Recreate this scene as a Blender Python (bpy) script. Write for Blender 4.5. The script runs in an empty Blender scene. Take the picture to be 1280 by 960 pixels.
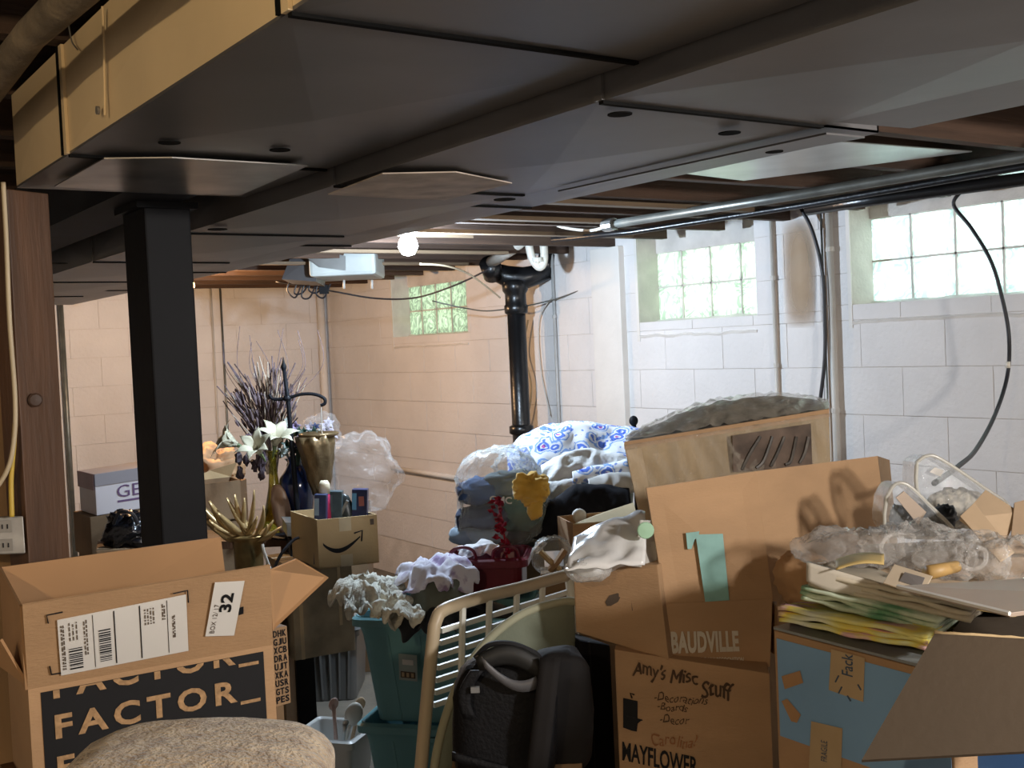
import bpy, bmesh, math, random
from mathutils import Vector, Matrix, noise
random.seed(7)
C = bpy.context.scene
COL = C.collection
R = math.radians
# ---------------------------------------------------------------- camera
# room frame: +x towards the glass block wall, +y along it away from the camera, z up, floor 0
FPX = 1415.0
CAM = Vector((0, 0, 1.65))
YAW, PITCH, ROLL = R(-35.0), R(2.0), R(2.58)
F0 = Vector((-math.sin(YAW), math.cos(YAW), 0))
R0 = Vector((math.cos(YAW), math.sin(YAW), 0))
FW = (F0 * math.cos(PITCH) - Vector((0, 0, 1)) * math.sin(PITCH)).normalized()
U0 = R0.cross(FW)
RT = R0 * math.cos(ROLL) - U0 * math.sin(ROLL)
UP = R0 * math.sin(ROLL) + U0 * math.cos(ROLL)
cam = bpy.data.cameras.new('camera'); camo = bpy.data.objects.new('camera', cam); COL.objects.link(camo)
cam.sensor_width = 36; cam.lens = 36 * FPX / 1280; cam.clip_start = .02; cam.clip_end = 200
m = Matrix.Identity(4)
for i in range(3):
    m[i][0] = RT[i]; m[i][1] = UP[i]; m[i][2] = -FW[i]; m[i][3] = CAM[i]
camo.matrix_world = m
C.camera = camo
# ---------------------------------------------------------------- world, daylight, exposure
C.view_settings.view_transform = 'Standard'; C.view_settings.look = 'None'
C.view_settings.exposure = 0.0; C.view_settings.gamma = 1.0; C.view_settings.use_curve_mapping = False
w = bpy.data.worlds.new('sky'); C.world = w; w.use_nodes = True
w.node_tree.nodes['Background'].inputs[0].default_value = (.80, .95, .98, 1)
w.node_tree.nodes['Background'].inputs[1].default_value = 2.2
def area_light(name, loc, rot, sx, sy, power, col):
    l = bpy.data.lights.new(name, 'AREA'); l.shape = 'RECTANGLE'; l.size = sx; l.size_y = sy; l.energy = power; l.color = col
    o = bpy.data.objects.new(name, l); COL.objects.link(o); o.location = loc; o.rotation_euler = rot; return o
# daylight outside each glass block window, shining in (-x)
for k, (yc, wd, pw, cl) in enumerate(((2.6, 1.2, 60, (.84, .98, 1.0)), (4.1, 1.0, 42, (.88, 1.0, .95)), (6.8, 1.0, 17, (.9, 1.0, .92)))):
    area_light('daylight', (4.75, yc, 2.1), (0, R(90), 0), .7, wd, pw, cl)
def point_light(name, loc, power, col, r):
    l = bpy.data.lights.new(name, 'POINT'); l.energy = power; l.color = col; l.shadow_soft_size = r
    o = bpy.data.objects.new(name, l); COL.objects.link(o); o.location = loc; return o
BULBS = dict(white=(128, (.66, .82, 1.0)), warm=(76, (1.0, .60, .30)), near=(52, (1.0, .77, .49)), back=(215, (1.0, .95, .90)))

# ---------------------------------------------------------------- pixel helpers
def ray(px, py): return FW + RT * ((px - 640) / FPX) + UP * ((480 - py) / FPX)
def W(px, py, Z): return CAM + ray(px, py) * Z
def on(ax, val, px, py):
    d = ray(px, py); return CAM + d * ((val - CAM[ax]) / d[ax])
def px_of(p):
    d = Vector(p) - CAM; z = d.dot(FW); return (640 + FPX * d.dot(RT) / z, 480 - FPX * d.dot(UP) / z, z)
def S(px, Z): return px * Z / FPX

# ---------------------------------------------------------------- materials
MATS = {}
def mat(name, col, rough=.6, metal=0, var=.12, scale=6, bump=.0, bscale=60, alpha=1, spec=.5, trans=0, col2=None, sss=0, stretch=(1,1,1), emit=0, ramp=(.35,.7), sheen=0, detail=5):
    if name in MATS: return MATS[name]
    M = bpy.data.materials.new(name); M.use_nodes = True; nt = M.node_tree; N = nt.nodes; L = nt.links
    b = N['Principled BSDF']
    b.inputs['Roughness'].default_value = rough; b.inputs['Metallic'].default_value = metal
    b.inputs['Specular IOR Level'].default_value = spec
    b.inputs['Transmission Weight'].default_value = trans
    if sheen: b.inputs['Sheen Weight'].default_value = sheen
    tc = N.new('ShaderNodeTexCoord'); mp = N.new('ShaderNodeMapping'); mp.inputs['Scale'].default_value = stretch
    L.new(tc.outputs['Object'], mp.inputs[0])
    nz = N.new('ShaderNodeTexNoise'); nz.inputs['Scale'].default_value = scale; nz.inputs['Detail'].default_value = detail
    L.new(mp.outputs[0], nz.inputs['Vector'])
    cr = N.new('ShaderNodeValToRGB'); L.new(nz.outputs['Fac'], cr.inputs[0])
    c2 = col2 or tuple(max(0, c * (1 - var * 2)) for c in col)
    cr.color_ramp.elements[0].position = ramp[0]; cr.color_ramp.elements[1].position = ramp[1]
    cr.color_ramp.elements[0].color = (*c2, 1); cr.color_ramp.elements[1].color = (*col, 1)
    L.new(cr.outputs[0], b.inputs['Base Color'])
    if bump:
        n2 = N.new('ShaderNodeTexNoise'); n2.inputs['Scale'].default_value = bscale; n2.inputs['Detail'].default_value = 4
        L.new(mp.outputs[0], n2.inputs['Vector'])
        bp = N.new('ShaderNodeBump'); bp.inputs['Strength'].default_value = bump; bp.inputs['Distance'].default_value = .01
        L.new(n2.outputs['Fac'], bp.inputs['Height']); L.new(bp.outputs[0], b.inputs['Normal'])
    if emit:
        b.inputs['Emission Color'].default_value = (*col, 1); b.inputs['Emission Strength'].default_value = emit
    if alpha < 1: b.inputs['Alpha'].default_value = alpha
    MATS[name] = M; return M
def film(name, col=(.9, .92, .95), a=.3, rough=.12):
    """thin clear plastic: mostly see-through, milky, with sharp highlights"""
    if name in MATS: return MATS[name]
    M = bpy.data.materials.new(name); M.use_nodes = True; nt = M.node_tree; N = nt.nodes; L = nt.links
    b = N['Principled BSDF']; b.inputs['Base Color'].default_value = (*col, 1); b.inputs['Roughness'].default_value = rough
    b.inputs['Specular IOR Level'].default_value = .9
    tc = N.new('ShaderNodeTexCoord')
    n2 = N.new('ShaderNodeTexNoise'); n2.inputs['Scale'].default_value = 22; n2.inputs['Detail'].default_value = 6; n2.inputs['Distortion'].default_value = 1.5
    L.new(tc.outputs['Object'], n2.inputs['Vector'])
    bp = N.new('ShaderNodeBump'); bp.inputs['Strength'].default_value = .7; bp.inputs['Distance'].default_value = .012
    L.new(n2.outputs['Fac'], bp.inputs['Height']); L.new(bp.outputs[0], b.inputs['Normal'])
    tr = N.new('ShaderNodeBsdfTransparent'); mx = N.new('ShaderNodeMixShader')
    lw = N.new('ShaderNodeLayerWeight'); lw.inputs['Blend'].default_value = .35; L.new(bp.outputs[0], lw.inputs['Normal'])
    mr = N.new('ShaderNodeMapRange'); mr.inputs['To Min'].default_value = a * .5; mr.inputs['To Max'].default_value = min(1, a * 2.4)
    L.new(lw.outputs['Facing'], mr.inputs['Value']); L.new(mr.outputs[0], mx.inputs[0])
    L.new(tr.outputs[0], mx.inputs[1]); L.new(b.outputs[0], mx.inputs[2]); L.new(mx.outputs[0], N['Material Output'].inputs[0])
    MATS[name] = M; return M
def glassblock_mat(name, tint):
    M = bpy.data.materials.new(name); M.use_nodes = True; nt = M.node_tree; N = nt.nodes; L = nt.links
    b = N['Principled BSDF']; b.inputs['Roughness'].default_value = .15; b.inputs['Base Color'].default_value = (*tint, 1)
    tc = N.new('ShaderNodeTexCoord'); wv = N.new('ShaderNodeTexNoise'); wv.inputs['Scale'].default_value = 9; wv.inputs['Distortion'].default_value = 5; wv.inputs['Detail'].default_value = 1
    L.new(tc.outputs['Object'], wv.inputs['Vector'])
    tl = N.new('ShaderNodeBsdfTranslucent'); cr = N.new('ShaderNodeValToRGB'); L.new(wv.outputs['Fac'], cr.inputs[0])
    cr.color_ramp.elements[0].position = .38; cr.color_ramp.elements[0].color = tuple(c * .42 for c in tint) + (1,)
    cr.color_ramp.elements[1].position = .62; cr.color_ramp.elements[1].color = (*tint, 1)
    L.new(cr.outputs[0], tl.inputs[0])
    bp = N.new('ShaderNodeBump'); bp.inputs['Strength'].default_value = .6; bp.inputs['Distance'].default_value = .02
    L.new(wv.outputs['Fac'], bp.inputs['Height']); L.new(bp.outputs[0], b.inputs['Normal'])
    mx = N.new('ShaderNodeMixShader'); mx.inputs[0].default_value = .14
    L.new(tl.outputs[0], mx.inputs[1]); L.new(b.outputs[0], mx.inputs[2]); L.new(mx.outputs[0], N['Material Output'].inputs[0])
    MATS[name] = M; return M
def emis(name, col, s):
    M = bpy.data.materials.new(name); M.use_nodes = True; N = M.node_tree.nodes
    b = N['Principled BSDF']; b.inputs['Base Color'].default_value = (*col, 1); b.inputs['Emission Color'].default_value = (*col, 1); b.inputs['Emission Strength'].default_value = s
    MATS[name] = M; return M

card = mat('cardboard', (.45, .275, .145), .8, var=.10, scale=3, bump=.15, bscale=90, stretch=(1, 1, 3))
card_l = mat('pale cardboard', (.56, .40, .21), .8, var=.08, scale=4, bump=.1, bscale=90)
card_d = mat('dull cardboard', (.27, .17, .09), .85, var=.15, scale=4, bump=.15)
card_in = mat('cardboard inside', (.44, .25, .12), .85, var=.06, scale=5)
card_edge = mat('cardboard edge', (.46, .28, .14), .9, var=.2, scale=120)
ink = mat('black ink', (.010, .010, .012), .7, spec=.25, var=.1)
ink_b = mat('grey ink', (.10, .07, .05), .7, var=.1)
paper = mat('white paper', (.72, .70, .67), .6, var=.03)
kraft = mat('kraft paper', (.58, .42, .27), .8, var=.08, scale=8, bump=.1, bscale=20)
tape_c = mat('tan tape', (.52, .38, .22), .35, var=.1)
tealtape = mat('teal tape', (.25, .48, .44), .5, var=.12, scale=20)
paint = mat('painted block', (.70, .67, .65), .75, var=.05, scale=3, bump=.35, bscale=45)
paint_sm = mat('painted plaster', (.74, .70, .65), .7, var=.07, scale=2.5, bump=.25, bscale=30)
mortar = mat('painted mortar', (.68, .63, .58), .85, var=.1, scale=8, bump=.3)
concrete = mat('concrete floor', (.20, .17, .13), .8, var=.25, scale=2.5, bump=.3, bscale=30)
joistm = mat('old joist wood', (.095, .052, .032), .8, var=.3, scale=5, bump=.3, bscale=25, stretch=(.3, 4, 4))
joistl = mat('pale lath wood', (.24, .165, .10), .8, var=.25, scale=5, stretch=(.3, 4, 4))
woodpost = mat('brown post wood', (.105, .046, .019), .6, var=.25, scale=4, bump=.2, bscale=20, stretch=(5, 5, .5))
ply = mat('plywood', (.33, .19, .08), .7, var=.25, scale=3, bump=.2, stretch=(1, 4, .5))
ductg = mat('grey duct metal', (.145, .141, .143), .42, metal=.35, var=.14, scale=3, bump=.06, bscale=8)
ductb = mat('duct metal in warm light', (.80, .62, .37), .5, metal=.1, var=.10, scale=2.2, bump=.05, bscale=10)  # warm lamp light on the duct side put into this colour
galv = mat('galvanised sheet', (.55, .56, .54), .32, metal=.85, var=.12, scale=6, bump=.1, bscale=6)
galvd = mat('painted round duct', (.55, .58, .55), .5, var=.1, scale=5)
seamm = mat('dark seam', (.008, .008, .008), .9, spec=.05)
blacks = mat('black painted steel', (.006, .0065, .009), .6, spec=.15, var=.15, scale=5, bump=.1, bscale=20)
beamm = mat('dark beam paint', (.018, .020, .026), .7, spec=.2, var=.2)
iron = mat('black cast iron', (.010, .010, .011), .3, var=.2, bump=.2, bscale=25)
pvc = mat('white plastic pipe', (.72, .68, .60), .35, var=.1, scale=12)
pipeg = mat('grey pipe', (.21, .22, .20), .4, metal=.5, var=.2, scale=10)
pipew = mat('painted pipe', (.58, .55, .50), .5, var=.1)
cable_k = mat('black cable', (.02, .02, .025), .5)
cable_w = mat('cream cable', (.55, .45, .30), .5)
cable_y = mat('yellow cable', (.62, .42, .06), .5)
steelbox = mat('galvanised box', (.36, .34, .31), .45, metal=.6, var=.2, scale=20)

# ---------------------------------------------------------------- mesh builder
def rootmat(o):
    M = Matrix.Identity(4)
    while o is not None:
        M = o.matrix_basis @ M; o = o.parent
    return M
class MB:
    def __init__(s): s.v = []; s.f = []
    def add(s, vs, fs):
        n = len(s.v); s.v += [Vector(p) for p in vs]; s.f += [tuple(i + n for i in f) for f in fs]; return s
    def box(s, c, d, M=None):
        x, y, z = (k / 2 for k in d); c = Vector(c)
        vs = [Vector((a * x, b * y, e * z)) for e in (-1, 1) for b in (-1, 1) for a in (-1, 1)]
        vs = [c + (M @ p if M else p) for p in vs]
        return s.add(vs, [(0, 2, 3, 1), (4, 5, 7, 6), (0, 1, 5, 4), (2, 6, 7, 3), (0, 4, 6, 2), (1, 3, 7, 5)])
    def hexa(s, Q, D):
        Q = [Vector(q) for q in Q]; D = Vector(D)
        n = (Q[1] - Q[0]).cross(Q[3] - Q[0])
        if n.dot(D) > 0: Q = [Q[1], Q[0], Q[3], Q[2]]
        return s.add(Q + [q + D for q in Q], [(0, 1, 2, 3), (7, 6, 5, 4), (0, 4, 5, 1), (1, 5, 6, 2), (2, 6, 7, 3), (3, 7, 4, 0)])
    def panel(s, Q, t=.005):
        Q = [Vector(q) for q in Q]; n = (Q[1] - Q[0]).cross(Q[3] - Q[0]).normalized(); return s.hexa(Q, -n * t)
    def poly(s, P, n, t):
        P = [Vector(p) for p in P]; n = Vector(n) * t; k = len(P)
        return s.add(P + [p + n for p in P], [tuple(range(k)), tuple(reversed(range(k, 2 * k)))] + [(i, i + k, (i + 1) % k + k, (i + 1) % k) for i in range(k)])
    def tube(s, P, r, n=8, caps=True, closed=False):
        P = [Vector(p) for p in P]; k = len(P); rr = r if isinstance(r, (list, tuple)) else [r] * k
        vs = []; a = None
        for i, p in enumerate(P):
            if closed: t = P[(i + 1) % k] - P[i - 1]
            else: t = P[min(i + 1, k - 1)] - P[max(i - 1, 0)]
            if t.length < 1e-9: t = Vector((0, 0, 1))
            t.normalize()
            if a is None:
                a = t.orthogonal().normalized()
            a = (a - t * a.dot(t))
            if a.length < 1e-6: a = t.orthogonal()
            a.normalize(); b = t.cross(a)
            for j in range(n):
                th = 2 * math.pi * j / n; vs.append(p + (a * math.cos(th) + b * math.sin(th)) * rr[i])
        fs = []
        for i in range(k if closed else k - 1):
            i2 = (i + 1) % k
            for j in range(n): fs.append((i * n + j, i * n + (j + 1) % n, i2 * n + (j + 1) % n, i2 * n + j))
        if caps and not closed: fs += [tuple(reversed(range(n))), tuple((k - 1) * n + j for j in range(n))]
        return s.add(vs, fs)
    def lathe(s, prof, n=20, c=(0, 0, 0), M=None, ripple=0, rn=8, twist=0, caps=True):
        c = Vector(c); vs = []
        for (r, z) in prof:
            for j in range(n):
                th = 2 * math.pi * j / n
                q = r * (1 + ripple * math.cos(rn * th + twist * z))
                p = Vector((q * math.cos(th), q * math.sin(th), z)); vs.append(c + (M @ p if M else p))
        fs = []; k = len(prof)
        for i in range(k - 1):
            for j in range(n): fs.append((i * n + j, i * n + (j + 1) % n, (i + 1) * n + (j + 1) % n, (i + 1) * n + j))
        if caps: fs += [tuple(reversed(range(n))), tuple((k - 1) * n + j for j in range(n))]
        return s.add(vs, fs)
    def loft(s, secs, seg=5, c=(0, 0, 0), caps=True):
        """rounded rectangle sections (z, w, d, r)"""
        c = Vector(c); vs = []; n = 4 * (seg + 1)
        for (z, w_, d_, r_) in secs:
            for q, (sx, sy) in enumerate(((1, 1), (-1, 1), (-1, -1), (1, -1))):
                for j in range(seg + 1):
                    th = math.pi / 2 * (q + j / seg)
                    vs.append(c + Vector((sx * (w_ / 2 - r_) + r_ * math.cos(th), sy * (d_ / 2 - r_) + r_ * math.sin(th), z)))
        fs = []; k = len(secs)
        for i in range(k - 1):
            for j in range(n): fs.append((i * n + j, i * n + (j + 1) % n, (i + 1) * n + (j + 1) % n, (i + 1) * n + j))
        if caps: fs += [tuple(reversed(range(n))), tuple((k - 1) * n + j for j in range(n))]
        return s.add(vs, fs)
    def blob(s, c, size, e=1.0, amp=.1, freq=3, seed=0, n=44, k=26, ridge=True, floor=None, M=None, sag=0):
        """crumpled soft body; e<1 boxier"""
        c = Vector(c); hx, hy, hz = (q / 2 for q in size); sg = lambda a, p: math.copysign(abs(a) ** p, a)
        vs = []; off = Vector((seed * 7.31, seed * 3.17, seed * 1.73))
        def pt(th, ph):
            x = hx * sg(math.cos(ph), e) * sg(math.cos(th), e); y = hy * sg(math.cos(ph), e) * sg(math.sin(th), e); z = hz * sg(math.sin(ph), e)
            d = Vector((math.cos(ph) * math.cos(th), math.cos(ph) * math.sin(th), math.sin(ph)))
            q = Vector((x, y, z)) * freq / max(hx, hy, hz) * .8 + off
            nv = noise.noise(q) * .9
            if ridge:
                nv += (.55 - abs(noise.noise(q * 1.9 + off)) * 1.9) * .7 + (.4 - abs(noise.noise(q * 4.1)) * 1.6) * .35
            p = Vector((x, y, z)) + d * nv * amp * min(size)
            if floor is not None and p.z < floor: p.z = floor + (p.z - floor) * .05
            return c + (M @ p if M else p)
        for i in range(1, k):
            ph = -math.pi / 2 + math.pi * i / k
            for j in range(n): vs.append(pt(2 * math.pi * j / n, ph))
        b0 = len(vs); vs.append(pt(0, -math.pi / 2)); vs.append(pt(0, math.pi / 2))
        fs = []
        for i in range(k - 2):
            for j in range(n): fs.append((i * n + j, i * n + (j + 1) % n, (i + 1) * n + (j + 1) % n, (i + 1) * n + j))
        for j in range(n):
            fs.append((b0, (j + 1) % n, j)); fs.append((b0 + 1, (k - 2) * n + j, (k - 2) * n + (j + 1) % n))
        return s.add(vs, fs)
    def sheet(s, fn, nu=24, nv=18, t=.004):
        """thin cloth / paper from fn(u,v)->world point"""
        g = [[Vector(fn(i / nu, j / nv)) for j in range(nv + 1)] for i in range(nu + 1)]
        vs = []
        for i in range(nu + 1):
            for j in range(nv + 1):
                a = g[min(i + 1, nu)][j] - g[max(i - 1, 0)][j]; b = g[i][min(j + 1, nv)] - g[i][max(j - 1, 0)]
                nrm = a.cross(b); nrm = nrm.normalized() if nrm.length > 1e-12 else Vector((0, 0, 1))
                vs.append((g[i][j] + nrm * t / 2, g[i][j] - nrm * t / 2))
        m_ = (nu + 1) * (nv + 1); V = [a for a, b in vs] + [b for a, b in vs]
        ix = lambda i, j: i * (nv + 1) + j; fs = []
        for i in range(nu):
            for j in range(nv):
                q = (ix(i, j), ix(i + 1, j), ix(i + 1, j + 1), ix(i, j + 1)); fs.append(q); fs.append(tuple(a + m_ for a in reversed(q)))
        for i in range(nu):
            for a, b in (((i, 0), (i + 1, 0)), ((i + 1, nv), (i, nv))):
                fs.append((ix(*b), ix(*a), ix(*a) + m_, ix(*b) + m_))
        for j in range(nv):
            for a, b in (((0, j + 1), (0, j)), ((nu, j), (nu, j + 1))):
                fs.append((ix(*b), ix(*a), ix(*a) + m_, ix(*b) + m_))
        return s.add(V, fs)
    def build(s, name, mt, parent=None, world=True, smooth=False, bevel=0, **props):
        V = s.v
        me = bpy.data.meshes.new(name)
        if parent is not None:
            if world:
                I = rootmat(parent).inverted(); V = [I @ p for p in V]
            o = bpy.data.objects.new(name, me); loc = None
        else:
            xs = [p.x for p in V]; ys = [p.y for p in V]; zs = [p.z for p in V]
            c = Vector(((min(xs) + max(xs)) / 2, (min(ys) + max(ys)) / 2, min(zs))); V = [p - c for p in V]
            o = bpy.data.objects.new(name, me); o.location = c
        me.from_pydata([tuple(p) for p in V], [], s.f); me.validate()
        bm = bmesh.new(); bm.from_mesh(me)
        if bevel: bmesh.ops.bevel(bm, geom=bm.edges[:], offset=bevel, segments=2, affect='EDGES', profile=.6, clamp_overlap=True)
        bmesh.ops.recalc_face_normals(bm, faces=bm.faces); bm.to_mesh(me); bm.free()
        if smooth:
            for p in me.polygons: p.use_smooth = True
        me.materials.append(mt); COL.objects.link(o)
        if parent is not None: o.parent = parent
        for k_, v_ in props.items(): o[k_] = v_
        return o
def tag(o, label, cat, group=None):
    o['label'] = label; o['category'] = cat
    if group: o['group'] = group
    return o
def thing(name, label, cat, loc=(0, 0, 0), rz=0, group=None):
    o = bpy.data.objects.new(name, None); o.empty_display_size = .1; COL.objects.link(o); o.location = loc; o.rotation_euler = (0, 0, rz)
    return tag(o, label, cat, group)
def struct(o): o['kind'] = 'structure'; return o
def base_of(pts):
    pts = [Vector(p) for p in pts]; n = len(pts)
    return Vector((sum(p.x for p in pts) / n, sum(p.y for p in pts) / n, min(p.z for p in pts)))
# ---- things drawn on a quad Q = [bl, br, tr, tl]
def onq(Q, u, v, off=0.0):
    Q = [Vector(q) for q in Q]; n = (Q[1] - Q[0]).cross(Q[3] - Q[0]).normalized()
    if n.dot(Q[0] - CAM) > 0: n = -n
    return Q[0] * (1 - u) * (1 - v) + Q[1] * u * (1 - v) + Q[2] * u * v + Q[3] * (1 - u) * v + n * off
def sub(Q, u0, v0, u1, v1, off=0): return [onq(Q, u0, v0, off), onq(Q, u1, v0, off), onq(Q, u1, v1, off), onq(Q, u0, v1, off)]
def decal(name, Q, rect, mt, parent, off=.0015, t=.001, label=None):
    q = sub(Q, *rect, off); mb = MB(); q2 = sub(Q, *rect, off - t); mb.add(q + q2, [(0, 1, 2, 3), (4, 7, 6, 5), (0, 4, 5, 1), (1, 5, 6, 2), (2, 6, 7, 3), (3, 7, 4, 0)])
    o = mb.build(name, mt, parent)
    if label: o['label'] = label
    return o
def textmesh(s, bold=0, sp=1):
    cu = bpy.data.curves.new('t', 'FONT'); cu.body = s; cu.space_character = sp; cu.size = 1; cu.offset = bold; cu.resolution_u = 3; cu.extrude = 0
    ob = bpy.data.objects.new('t', cu); COL.objects.link(ob)
    dg = bpy.context.evaluated_depsgraph_get(); dg.update()
    me = bpy.data.meshes.new_from_object(ob.evaluated_get(dg)); V = [v.co.copy() for v in me.vertices]; Fc = [tuple(p.vertices) for p in me.polygons]
    bpy.data.objects.remove(ob); bpy.data.curves.remove(cu); bpy.data.meshes.remove(me); return V, Fc
def lettering(s, Q, rect, mt, parent, bold=0.0, off=.003, rot=0, clipv=None, name='lettering', sp=1, wob=0):
    """text stretched into rect (u0,v0,u1,v1) of quad Q; rot=1 runs it upwards"""
    V, Fc = textmesh(s, bold, sp)
    if wob: V = [Vector((p.x + .28 * p.y + .05 * math.sin(p.y * 9 + p.x), p.y + wob * math.sin(p.x * 3.1 + len(s)) + .04 * math.sin(p.x * 11), 0)) for p in V]
    if clipv is not None:
        bm = bmesh.new(); vv = [bm.verts.new(p) for p in V]
        for f in Fc:
            try: bm.faces.new([vv[i] for i in f])
            except ValueError: pass
        y0 = min(p.y for p in V); y1 = max(p.y for p in V)
        h = y0 + (y1 - y0) * clipv
        bmesh.ops.bisect_plane(bm, geom=bm.verts[:] + bm.edges[:] + bm.faces[:], plane_co=(0, h, 0), plane_no=(0, 1, 0), clear_outer=True)
        bm.verts.ensure_lookup_table(); bm.verts.index_update(); V = [v.co.copy() for v in bm.verts]; Fc = [tuple(v.index for v in f.verts) for f in bm.faces]; bm.free()
    x0 = min(p.x for p in V); x1 = max(p.x for p in V); y0 = min(p.y for p in V); y1 = max(p.y for p in V)
    u0, v0, u1, v1 = rect; P = []
    for p in V:
        a = (p.x - x0) / (x1 - x0 + 1e-9); b = (p.y - y0) / (y1 - y0 + 1e-9)
        if rot: a, b = 1 - b, a
        P.append(onq(Q, u0 + (u1 - u0) * a, v0 + (v1 - v0) * b, off))
    mb = MB(); mb.add(P, Fc); me_o = mb.build(name, mt, parent); return me_o
def arc(fn, n): return [fn(i / n) for i in range(n + 1)]
def spline(P, n=8):
    P = [Vector(p) for p in P]; out = []
    for i in range(len(P) - 1):
        a = P[max(i - 1, 0)]; b = P[i]; c = P[i + 1]; d = P[min(i + 2, len(P) - 1)]
        for j in range(n):
            t = j / n; out.append(.5 * ((2 * b) + (c - a) * t + (2 * a - 5 * b + 4 * c - d) * t * t + (3 * b - a - 3 * c + d) * t ** 3))
    out.append(P[-1]); return out
# ================================================================= SETTING
XW, YW, XL, YN, ZJ, ZC = 4.0, 8.25, -2.6, -2.4, 2.15, 2.36
struct(MB().box(((XW + XL) / 2 + .3, (YW + YN) / 2, -.05), (XW - XL + 1.4, YW - YN + .6, .1)).build('floor', concrete))
ceil = struct(MB().box(((XW + XL) / 2 + .3, (YW + YN) / 2, ZC + .03), (XW - XL + 1.4, YW - YN + .6, .06)).build('ceiling', joistm))
def rects_minus(R_, holes):
    out = [R_]
    for (h0, k0, h1, k1) in holes:
        nx = []
        for (a0, b0, a1, b1) in out:
            if h1 <= a0 or h0 >= a1 or k1 <= b0 or k0 >= b1: nx.append((a0, b0, a1, b1)); continue
            if b0 < k0: nx.append((a0, b0, a1, k0))
            if b1 > k1: nx.append((a0, k1, a1, b1))
            c0, c1 = max(b0, k0), min(b1, k1)
            if a0 < h0: nx.append((a0, c0, h0, c1))
            if a1 > h1: nx.append((h1, c0, a1, c1))
        out = nx
    return out
# windows: (far y of opening at the wall face, far y of glass, columns, width of a column, bottom z, top z)
WIN = [(3.14, 3.15, 6, .2085, 1.755, 2.125), (4.51, 4.535, 4, .207, 1.735, 2.10), (7.17, 7.20, 5, .20, 1.74, 2.10)]
HOLES = [(g - n * cw - .02, zb, yf, ZJ + .2) for (yf, g, n, cw, zb, zt) in WIN]
# painted block wall with the windows
wr = MB()
for (a0, b0, a1, b1) in rects_minus((YN, 0, YW, ZC), HOLES): wr.box((XW + .104, (a0 + a1) / 2, (b0 + b1) / 2), (.2, a1 - a0, b1 - b0))
wall_r = struct(wr.build('wall_right', mortar))
BH, BW = .2032, .406
zj0 = 1.485 - 7 * BH
row = 0; z = zj0 - BH
rb = random.Random(3)
def block_at(parent, rect, axis, face, sgn):
    a0, b0, a1, b1 = rect
    if a1 - a0 < .02 or b1 - b0 < .02: return
    g = .0011; pr = .0006 + rb.random() * .0014
    mb = MB()
    if axis == 0: mb.box((face - sgn * (pr / 2 - .003), (a0 + a1) / 2, (b0 + b1) / 2), (pr + .006, a1 - a0 - 2 * g, b1 - b0 - 2 * g))
    else: mb.box(((a0 + a1) / 2, face - sgn * (pr / 2 - .003), (b0 + b1) / 2), (a1 - a0 - 2 * g, pr + .006, b1 - b0 - 2 * g))
    mb.build('block', paint, parent, bevel=.0015)
for r_ in range(-1, 14):
    b0 = max(0, zj0 + r_ * BH); b1 = min(ZC, zj0 + (r_ + 1) * BH)
    if b1 <= b0 + .02 or b1 < .35: continue
    off = 2.494 if r_ % 2 == 0 else 2.697
    k = math.floor((1.3 - off) / BW)
    while off + k * BW < YW:
        a0 = off + k * BW; a1 = min(YW, a0 + BW); k += 1
        for q in rects_minus((a0, b0, a1, b1), HOLES): block_at(wall_r, q, 0, XW, 1)
# far wall
wall_f = struct(MB().box(((XW + XL) / 2, YW + .104, ZC / 2), (XW - XL + .4, .2, ZC)).build('wall_far', mortar))
for r_ in range(-1, 14):
    b0 = max(0, zj0 + r_ * BH); b1 = min(ZC, zj0 + (r_ + 1) * BH)
    if b1 <= b0 + .02 or b1 < .6: continue
    a = .4 - (.2 if r_ % 2 else 0)
    while a < XW:
        block_at(wall_f, (max(.4, a), b0, min(XW, a + BW), b1), 1, YW, 1); a += BW
struct(MB().box((XL - .1, (YW + YN) / 2, ZC / 2), (.2, YW - YN, ZC)).build('wall_left', paint_sm))
struct(MB().box(((XW + XL) / 2, YN - .1, ZC / 2), (XW - XL, .2, ZC)).build('wall_near', paint_sm))
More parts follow.
